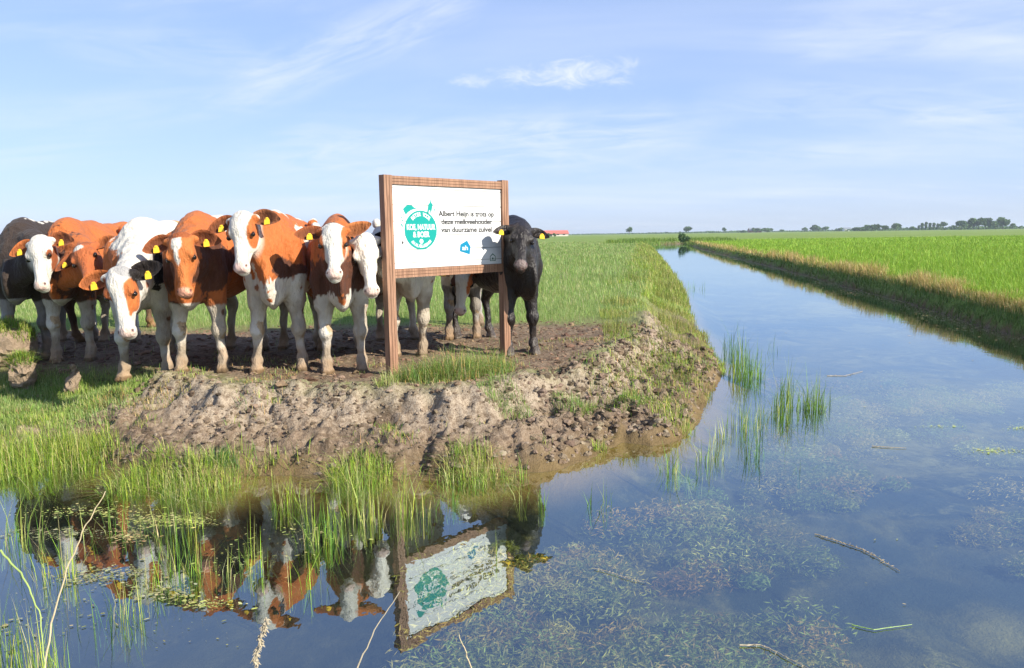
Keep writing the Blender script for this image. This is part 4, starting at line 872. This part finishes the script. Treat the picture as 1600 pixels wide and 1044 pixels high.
# two broken blocks of bank standing in the hollow, grass on top
for lb, bx, by, zz_, rx, rz, spike in [('block of bank broken loose with a cap of grass, at the left edge', 10, 612, .12, .30, .21, 0), ('narrow pillar of clay with a grassy cap in front of the hollow', 40, 632, .08, .10, .17, 0),
                                ('thin pointed spire of clay in the hollow', 112, 636, .06, .06, .15, 1)]:
    c_ = at(bx, by, zz_); root = empty('clay_block', (c_[0], c_[1], gz_at(c_[0], c_[1]) - .03)); tag(root, lb, 'clay block', 'broken blocks of bank in the hollow')
    bm = bmesh.new(); bmesh.ops.create_icosphere(bm, subdivisions=4, radius=1); V = np.array([v.co[:] for v in bm.verts]); T = np.array([[v.index for v in f_.verts] for f_ in bm.faces]); bm.free()
    V = np.sign(V) * np.abs(V) ** .75; W_ = V * [rx, rx * .8, rz]; W_[:, 2] += rz
    if spike: k_ = 1 - .75 * (W_[:, 2] / (2 * rz)).clip(0, 1); W_[:, :2] *= k_[:, None] * 1.3; W_[:, 0] += .25 * W_[:, 2]
    W_ = W_ + np.c_[fbm(W_ + c_, 7, 5, 1, .7), fbm(W_ + c_, 7, 5, 2, .7), fbm(W_ + c_, 9, 4, 4, .7)] * .085
    mesh_np('clay', W_, [T], M_CLAY, root, False, np.tile([(.24, .18, .125)], (len(W_), 1)))
    if not spike:
        n = 4200 if rx > .15 else 1000; an = rng.uniform(0, 6.28, n); rr = np.sqrt(rng.uniform(0, 1, n)) * rx * 1.05
        bs = np.c_[rr * np.cos(an), rr * np.sin(an) * .8, rz + rz * (1 - (rr / rx / 1.06) ** 2.667).clip(0, 1) ** .375 - .02]
        blades('grass_cap', bs, rng.uniform(.04, .13, n), np.full(n, .0042), rng.normal(0, 1.1, n), pick(G_YELLOWGREEN + G_REED, n), M_GRASS, root)

# ------------------------------------------------------------------ floating leaves and debris
def onwater(x, y): c = at(x, y, 0.0); return c
m_weed = leaf_mat('floating_leaves', .1, .5)
PTS = []
for x, y, sx, sy, n, pal in [(150, 800, 110, 12, 420, 0), (90, 835, 90, 9, 380, 1), (205, 838, 30, 12, 330, 2), (215, 760, 90, 8, 260, 0), (240, 815, 55, 10, 430, 0), (300, 815, 45, 10, 330, 0), (130, 905, 50, 12, 380, 1), (190, 895, 80, 12, 430, 1),
                             (250, 925, 60, 18, 350, 1), (320, 945, 50, 8, 200, 0), (120, 955, 90, 40, 70, 1), (40, 980, 60, 60, 70, 1), (480, 840, 60, 30, 160, 0), (380, 870, 60, 40, 100, 0), (300, 980, 90, 40, 30, 1), (1555, 705, 45, 5, 260, 3), (1470, 667, 40, 2, 70, 3), (1595, 670, 25, 3, 120, 3),
                             (1290, 775, 90, 20, 16, 1), (1400, 850, 160, 60, 14, 1), (1300, 640, 250, 60, 40, 2), (1350, 520, 200, 30, 60, 2)]:
    xs = x + rng.normal(0, .5, n) * sx; ys = y + rng.normal(0, .5, n) * sy
    for a_, b_ in zip(xs, ys):
        p_ = at(a_, b_, 0); PTS.append((p_[0], p_[1], pal))
PTS = np.array(PTS); n = len(PTS); yy = np.exp(rng.uniform(math.log(8.5), math.log(70), 9000)); ed = np.array([(6.8, 7), (7.25, 9.84), (7.85, 12.66), (8.8, 16.9), (9.95, 23.0), (12.12, 35.4), (18.07, 70.4)])
xx_ = np.interp(yy, ed[:, 1], ed[:, 0]) - rng.gamma(1.3, .16, len(yy)) * (.5 + 1.6 * sstep(-.2, .4, fbm(np.c_[yy, yy * 0], .8, 3, 8)))
PTS = np.r_[PTS, np.c_[xx_, yy, np.full(len(yy), 2.0)]]
keep = sdw(PTS[:, :2])[0] < -.02; PTS = PTS[keep]; n = len(PTS)
pals = [pick([(.42, .44, .12), (.50, .46, .18), (.30, .36, .08)], n), pick([(.30, .30, .13), (.24, .24, .09), (.36, .33, .19)], n), pick([(.50, .34, .16), (.40, .36, .14), (.35, .26, .12)], n), pick([(.50, .52, .10), (.42, .50, .12)], n)]
cc = np.choose(PTS[:, 2].astype(int)[:, None], pals); k = 6; an = np.arange(k) * 2 * math.pi / k; r_ = np.exp(rng.normal(math.log(.0048), .5, n)).clip(.002, .014) * np.maximum(1, PTS[:, 1] / 7); ph_ = rng.uniform(0, 6, n); el_ = rng.uniform(.45, 1, n)
V = np.stack([PTS[:, :1] + r_[:, None] * np.cos(an + ph_[:, None]), PTS[:, 1:2] + (r_ * el_)[:, None] * np.sin(an), np.full((n, k), .004) + rng.uniform(0, .003, (n, 1))], -1).reshape(-1, 3)
b0 = np.arange(n)[:, None] * k
mesh_np('floating_duckweed', V, [b0 + np.array([[0, 1, 2, 3]]), b0 + np.array([[0, 3, 4, 5]])], m_weed, None, False, np.repeat(cc, k, 0))
tag(bpy.data.objects['floating_duckweed'], 'scattered small leaves and duckweed floating on the ditch', 'duckweed', kind='stuff')
M_STRAW = plain('dead_stem', (.42, .34, .20), .7, .25, 30); M_TWIG = plain('wet_twig', (.34, .27, .16), .6, .3, 30); M_PALESTEM = plain('bleached_stem', (.34, .29, .20), .7, .2, 40)
def stem(label, pts, r, mat, cat='stem', sprigs=0, name='dead_stem', zs=None, group='dead stems and twigs in the ditch', sl=6):
    P = [at(x, y, .006) if zs is None else atY(x, y, zs[i]) for i, (x, y) in enumerate(pts)]
    # smooth the line
    P = np.array(P); tt = np.linspace(0, len(P) - 1, len(P) * 5); Q = np.stack([np.interp(tt, range(len(P)), P[:, j]) for j in range(3)], 1) + rng.normal(0, r * .5, (len(tt), 3)) * [1, 1, .2]
    mb = MB().tube(Q, np.linspace(r, r * .45, len(Q)), 6)
    for i in range(sprigs):
        b = Q[rng.integers(2, len(Q) - 1)]; d = rng.normal(0, 1, 3) * [1, 1, .25]; d /= np.linalg.norm(d); mb.tube([b, b + d * r * sl * .5 + [0, 0, r], b + d * r * sl], [r * .5, r * .35, r * .1], 4)
    o = mb.build(name, mat); c = Q[0].copy()
    co_ = np.array([v.co[:] for v in o.data.vertices]) - c; o.data.vertices.foreach_set('co', co_.astype(np.float32).ravel()); o.location = c; return tag(o, label, cat, group)
stem('long brown twig trailing plant scraps in the blue water at right', [(1272, 834), (1310, 846), (1345, 858), (1372, 872), (1405, 892)], .003, M_TWIG, 'twig', 70, 'floating_twig')
stem('pale bleached stem lying in the water at the bottom right', [(1156, 1008), (1190, 1008), (1215, 1020), (1262, 1044)], .0032, M_PALESTEM, 'stem', 14)
stem('straight brown stick floating far out on the right', [(1362, 697), (1390, 699), (1416, 700)], .0035, M_TWIG, 'stick', 0, 'floating_stick')
stem('small branching scrap of plant left of the twig, mid water', [(928, 888), (950, 893), (975, 902), (1008, 910)], .0018, M_PALESTEM, 'plant scrap', 44, 'floating_scrap')
stem('two joint green shoot floating low at the bottom right', [(1330, 976), (1365, 984), (1425, 976)], .0025, plain('green_stem', (.20, .32, .08), .5, .1), 'stem', 2)
stem('little twig with buds floating right of the outer reeds', [(1292, 587), (1320, 587), (1348, 580)], .0035, M_TWIG, 'twig', 12, 'floating_twig')
stem('long dead stem rising from the bottom left corner', [(66, 1060), (80, 975), (104, 890), (135, 820), (165, 768)], .0034, M_STRAW, 'stem', 0, zs=[2.35, 2.4, 2.45, 2.5, 2.55])
stem('green bent stem crossing the long dead one', [(0, 860), (40, 905), (62, 960), (70, 1050)], .0035, plain('green_reed_stem', (.28, .36, .10), .5, .1), 'stem', 0, zs=[2.5, 2.45, 2.4, 2.35])
stem('fluffy pale seed stalk close by at the bottom edge', [(395, 1060), (402, 1020), (410, 990), (419, 968)], .0062, M_PALESTEM, 'seed stalk', 150, zs=[2.2, 2.2, 2.2, 2.2], sl=2.2)
stem('thin grey stem slanting under the reflected sign post', [(555, 1050), (585, 985), (625, 925)], .0028, M_PALESTEM, 'stem', 0, zs=[2.3, 2.35, 2.4])
stem('short green shoot at the bottom edge in the middle', [(742, 1060), (728, 1020), (716, 992)], .003, M_STRAW, 'shoot', 0, zs=[2.3, 2.3, 2.3])

nc = 800; cy_ = np.exp(rng.uniform(math.log(1.9), math.log(9), nc * 3)); cx_ = rng.uniform(-.15, 1, nc * 3) * (cy_ * .78 + .6); P = np.c_[cx_, cy_]
P = P[(sdw(P)[0] < -.45) & (sstep(-.25, .30, fbm(P, .9, 3, 201)) > rng.uniform(0, 1, nc * 3))][:nc]; zb = land(P)[0]; k = 330; nc = len(P)
d = rng.normal(0, 1, (nc, k, 3)); d /= np.linalg.norm(d, axis=2)[..., None]; d *= rng.uniform(.2, 1, (nc, k, 1)) ** .5; rad = rng.uniform(.06, .24, (nc, 1, 1))
ctr = (np.c_[P, zb + .02][:, None] + d * rad * [1.25, .9, 0] + np.abs(d) * [0, 0, 1] * np.minimum(rad, np.maximum(-zb - .07, .01)[:, None, None] * .9) * .9).reshape(-1, 3); n = len(ctr)
u = rng.normal(0, 1, (n, 3)) * [1, 1, .5]; u /= np.linalg.norm(u, axis=1)[:, None]; v = np.cross(u, rng.normal(0, 1, (n, 3))); v /= np.linalg.norm(v, axis=1)[:, None]
V = np.stack([ctr - u * .020, ctr + v * .0035, ctr + u * .020, ctr - v * .0035], 1); V[..., 2] = np.minimum(V[..., 2], -.008)
cc = np.repeat(pick([(.36, .31, .08), (.27, .30, .07), (.44, .38, .12), (.18, .21, .06), (.40, .27, .08)], nc, .2), k, 0) * rng.uniform(.7, 1.3, (n, 1))
mesh_np('waterweed', V.reshape(-1, 3), [np.arange(n)[:, None] * 4 + np.arange(4)[None]], M_GRASS, None, False, np.repeat(cc, 4, 0))
tag(bpy.data.objects['waterweed'], 'brown green weed growing under the clear water', 'waterweed', kind='stuff')

# ------------------------------------------------------------------ trees along the horizon
G_TREE = [(.055, .115, .045), (.075, .145, .050), (.10, .18, .060), (.04, .085, .036)]
M_BARK = plain('tree_bark', (.09, .07, .05), .9, .2, 3)
def crown_mesh(seed, blobs, n, leaf, parent, name='crown'):
    rg_ = np.random.default_rng(seed); pts = []; B_ = np.array(blobs, float); wts = B_[:, 3] * B_[:, 4] * B_[:, 5]; wts /= wts.sum()
    ch_ = rg_.choice(len(B_), n, p=wts); d = rg_.normal(0, 1, (n, 3)); d /= np.linalg.norm(d, axis=1)[:, None]; rr = rg_.uniform(.35, 1.05, n) ** .6
    c_ = B_[ch_, :3] + d * B_[ch_, 3:6] * rr[:, None]
    u = rg_.normal(0, 1, (n, 3)); u /= np.linalg.norm(u, axis=1)[:, None]; v = np.cross(u, rg_.normal(0, 1, (n, 3))); v /= np.linalg.norm(v, axis=1)[:, None]
    sz = leaf * rg_.uniform(.5, 1.3, (n, 1)); V = np.stack([c_ - u * sz, c_ + v * sz * .7, c_ + u * sz, c_ - v * sz * .7], 1).reshape(-1, 3)
    pal = np.array(G_TREE)[rg_.integers(0, 4, len(B_))][ch_] * rg_.uniform(.7, 1.4, (n, 1))
    return mesh_np(name, V, [np.arange(n)[:, None] * 4 + np.arange(4)[None]], M_TREE, parent, False, np.repeat(pal, 4, 0))
def trunk(parent, h_, r_, limbs, seed):
    rg_ = np.random.default_rng(seed); mb = MB().tube([(0, 0, -.3), (0.02, 0, h_ * .35), (.1 * r_, 0, h_ * .7)], [r_, r_ * .75, r_ * .35], 8)
    for i in range(limbs):
        a_ = rg_.uniform(0, 6.28); z_0 = h_ * rg_.uniform(.3, .55); mb.tube([(0, 0, z_0), (math.cos(a_) * h_ * .12, math.sin(a_) * h_ * .12, z_0 + h_ * .12), (math.cos(a_) * h_ * .26, math.sin(a_) * h_ * .26, z_0 + h_ * .27)], [r_ * .45, r_ * .3, r_ * .1], 5)
    return mb.build('trunk', M_BARK, parent)
def tree(px_, base_py, top_py, wpx, Y, kind, label, seed, group='trees along the horizon'):
    b = atY(px_, base_py, Y); hh = abs(top_py - base_py) * 1.12 * Y / F; ww = wpx * 1.1 * Y / F
    r = empty('tree', (b[0], Y, ZG - .1)); tag(r, label, 'tree', group); rg_ = np.random.default_rng(seed)
    if kind == 'round': bl = [(rg_.normal(0, ww * .16), rg_.normal(0, ww * .16), hh * rg_.uniform(.45, .8), ww * .28, ww * .28, hh * .2) for _ in range(7)]
    elif kind == 'broad': bl = [(rg_.uniform(-ww * .36, ww * .36), rg_.normal(0, ww * .12), hh * rg_.uniform(.4, .78), ww * .20, ww * .2, hh * .24) for _ in range(9)]
    elif kind == 'poplar': bl = [(rg_.normal(0, ww * .08), 0, hh * q_, ww * .36, ww * .36, hh * .14) for q_ in (.2, .35, .5, .65, .78, .88)]
    else: bl = [(rg_.uniform(-ww * .42, ww * .42), rg_.normal(0, 1), hh * rg_.uniform(.25, .6), ww * .14, ww * .14, hh * .4) for _ in range(9)]
    crown_mesh(seed, bl, 1300 if wpx > 14 else 700, max(ww, hh) * .065, r); trunk(r, hh * .8, hh * .035, 5, seed); return r
TR = [(983, 364, 353, 11, 700, 'round', 'small round tree standing alone left of the ditch end'), (1073, 363, 353, 13, 800, 'broad', 'flat topped tree just over the end of the ditch'),
      (1131, 362, 354, 7, 900, 'round', 'tiny lone tree right of the flat topped one'), (1162, 361, 357, 9, 900, 'bush', 'low bush touching the left side of the long hedge'),
      (1181, 361, 354, 13, 900, 'broad', 'dome shaped tree left in the distant clump of three'), (1198, 360, 354, 20, 900, 'broad', 'wide low tree right of the dome shaped one'),
      (1221, 360, 355, 6, 900, 'round', 'small dot of a tree beside the lone house'), (1257, 359, 352, 8, 950, 'round', 'small steep tree left of the wide pair'),
      (1275, 359, 350, 17, 950, 'broad', 'bushy tree left of the wide pair on the horizon'), (1290, 359, 352, 13, 950, 'round', 'bushy tree right half of the wide pair'), (1313, 358, 353, 14, 950, 'bush', 'low shrubs in front of the white farmhouse'),
      (1345, 357, 351, 22, 700, 'broad', 'long dark green thicket, left part'), (1362, 357, 348, 20, 700, 'broad', 'long dark green thicket, tall middle part'), (1380, 356, 348, 13, 700, 'round', 'dark tree ending the long thicket on the right'),
      (1401, 356, 345, 15, 700, 'round', 'lone tree with a clear round crown right of the thicket'), (1424, 355, 349, 11, 750, 'broad', 'low tree left of the straight poplars'),
      (1436, 355, 348, 5, 750, 'poplar', 'first short poplar of the close row'), (1441, 355, 345, 5, 750, 'poplar', 'second poplar of the close row'), (1447, 355, 344, 5, 750, 'poplar', 'third poplar of the close row'),
      (1453, 355, 345, 5, 750, 'poplar', 'fourth poplar of the close row'), (1459, 355, 345, 5, 750, 'poplar', 'fifth poplar of the close row'), (1465, 355, 346, 5, 750, 'poplar', 'last poplar of the close row'),
      (1473, 354, 342, 11, 750, 'round', 'tree with a high crown right after the poplar row'), (1490, 354, 347, 8, 700, 'round', 'small tree before the large grove'),
      (1503, 354, 341, 15, 650, 'round', 'left end tree of the large grove'), (1521, 354, 337, 19, 650, 'broad', 'tall tree with gaps in the large grove'), (1540, 354, 338, 20, 650, 'broad', 'middle tree of the large grove'),
      (1556, 353, 338, 16, 650, 'broad', 'tree right of the middle of the large grove'), (1567, 353, 336, 19, 650, 'round', 'full round tree near the right end of the large grove'), (1582, 353, 345, 9, 650, 'round', 'low end tree right of the large grove'),
      (858, 366, 359, 5, 300, 'round', 'small tree left before the red roofed barn'), (866, 366, 359, 5, 300, 'round', 'small tree right before the red roofed barn')]
for i, (a_, b_, c_, d_, e_, k_, l_) in enumerate(TR): tree(a_, b_, c_, d_, e_, k_, l_, 100 + i)
# far woods reading as one thin dark line
pts = []
for x0_, x1_, hpx, Yd in [(880, 1010, 2.0, 1300), (985, 1060, 2.2, 1200), (1020, 1180, 3.2, 1200), (1080, 1160, 3.4, 1100), (1200, 1260, 2.2, 1100), (1250, 1340, 2.6, 1000), (1325, 1400, 4.0, 800), (1395, 1500, 5.5, 800), (1480, 1592, 7.5, 700), (1575, 1640, 4.0, 900), (-50, 860, 2.5, 1300)]:
    n = int((x1_ - x0_) * 8); xs = rng.uniform(x0_, x1_, n); hh = hpx * (0.45 + .55 * np.abs(vn(np.c_[xs, xs * 0], .12, 3))) * Yd / F
    X = (xs - 800) / F * Yd * 1.0; pts.append(np.c_[X, Yd + rng.uniform(-15, 15, n), ZG + rng.uniform(0, 1, n) * hh, hh])
pts = np.concatenate(pts); n = len(pts); u = rng.normal(0, 1, (n, 3)); u /= np.linalg.norm(u, axis=1)[:, None]; v = np.cross(u, rng.normal(0, 1, (n, 3))); v /= np.linalg.norm(v, axis=1)[:, None]
sz = 1.1 * rng.uniform(.5, 1.2, (n, 1)); V = np.stack([pts[:, :3] - u * sz, pts[:, :3] + v * sz, pts[:, :3] + u * sz, pts[:, :3] - v * sz], 1).reshape(-1, 3)
mesh_np('far_wood', V, [np.arange(n)[:, None] * 4 + np.arange(4)[None]], M_TREE, None, False, np.repeat(pick(G_TREE, n), 4, 0))
tag(bpy.data.objects['far_wood'], 'low dark line of far woods and hedges on the horizon', 'woodland', kind='stuff')
# dark bush and weeds where the ditch ends
c_ = at(1066, 376, ZG); r = empty('bush', (c_[0] * .9, c_[1] * .9, ZG)); tag(r, 'dark bush standing on the bank where the long ditch ends', 'bush')
crown_mesh(55, [(0, 0, .5, .55, .55, .6), (.5, .1, .35, .6, .5, .4), (-.3, .1, .9, .25, .25, .45), (1.0, 0, .3, .4, .4, .3)], 900, .10, r); trunk(r, .9, .05, 4, 5)
P, mm, dd = scatter(9000, 9, 30, 88, 116, lambda P, d, dd, m: (dd > -.3) * (dd < 5.5) * (P[:, 1] > 89), False)
n = len(P); blades('ditch_end_weeds', P, rng.uniform(.2, .75, n), np.full(n, .05), rng.normal(0, .5, n), pick([(.08, .15, .03), (.13, .22, .04), (.20, .28, .05)], n), M_GRASS)
tag(bpy.data.objects['ditch_end_weeds'], 'green weeds growing round the far end of the ditch', 'weeds', kind='stuff')

# ------------------------------------------------------------------ farm buildings on the horizon
M_RROOF = plain('red_tile_roof', (.52, .14, .10), .8, .12, .5); M_WALLW = plain('pale_wall', (.62, .56, .48), .8, .1, .4); M_DARKW = plain('dark_opening', (.05, .045, .045), .8, .1)
M_BRICK = plain('brick_wall', (.34, .17, .11), .85, .12, .6); M_GROOF = plain('grey_roof', (.17, .19, .22), .8, .1, .5); M_WHITEW = plain('white_wall', (.78, .77, .74), .8, .05)
def building(name, label, x, Y, L, Wd, hw, hr, wallm, roofm, doors, wins, cat='barn'):
    r = empty(name, (x, Y, ZG - .05), R(3)); tag(r, label, cat)
    mb = MB().box((-L / 2, -Wd / 2, 0), (L / 2, Wd / 2, hw)); mb.add([(-L / 2, -Wd / 2, hw), (-L / 2, Wd / 2, hw), (-L / 2, 0, hw + hr - .15), (L / 2, -Wd / 2, hw), (L / 2, Wd / 2, hw), (L / 2, 0, hw + hr - .15)], (), [[0, 2, 1], [3, 4, 5]])
    mb.build('wall', wallm, r)
    e_ = .5; rf = MB()
    for sg in (1, -1):
        a_ = [(-L / 2 - e_, sg * (Wd / 2 + e_), hw - .25), (L / 2 + e_, sg * (Wd / 2 + e_), hw - .25), (L / 2 + e_, 0, hw + hr), (-L / 2 - e_, 0, hw + hr)]
        rf.add(a_ + [(p_[0], p_[1], p_[2] + .18) for p_ in a_], [[0, 1, 2, 3], [4, 7, 6, 5], [0, 4, 5, 1], [1, 5, 6, 2], [3, 7, 4, 0]])
    rf.build('roof', roofm, r)
    for d0, w0, h0 in doors: MB().box((d0 - w0 / 2, -Wd / 2 - .08, .05), (d0 + w0 / 2, -Wd / 2 - .01, h0)).build('door', M_DARKW, r)
    for d0, w0, z0, z1 in wins: MB().box((d0 - w0 / 2, -Wd / 2 - .07, z0), (d0 + w0 / 2, -Wd / 2 - .01, z1)).build('window', M_DARKW, r)
building('barn', 'long low barn with a pinkish red roof beside the black cow', 18, 520, 42, 14, 1.9, 2.0, M_WALLW, M_RROOF, [(8, 4, 1.7), (-6, 4, 1.7)], [(k_, 1.6, .8, 1.5) for k_ in (-17, -13, -1, 3, 14, 18)])
building('shed', 'grey roofed shed behind the distant tree clump', (1178 - 800) / F * 905, 905, 14, 8, 2.2, 3.2, M_BRICK, M_GROOF, [(0, 3, 2)], [], 'shed')
building('farmhouse', 'small white farmhouse left of the long dark thicket', (1321 - 800) / F * 900, 900, 8, 6, 2.6, 1.6, M_WHITEW, M_GROOF, [(-1.2, 1, 2)], [(1.5, 1.2, .9, 2)], 'house')

# ------------------------------------------------------------------ the air: far things fade towards the sky
hz = MB().box((-9500, -220, -1.6), (9500, 9500, 26)).build('haze', bpy.data.materials.new('thin_air'))
hm_ = hz.data.materials[0]; hm_.use_nodes = True; ht = NT(hm_.node_tree)
ht.n('ShaderNodeOutputMaterial', None, Volume=ht.n('ShaderNodeVolumePrincipled', None, Color=(.80, .90, 1.0), Density=.00022, Anisotropy=.2)); tag(hz, kind='stuff')
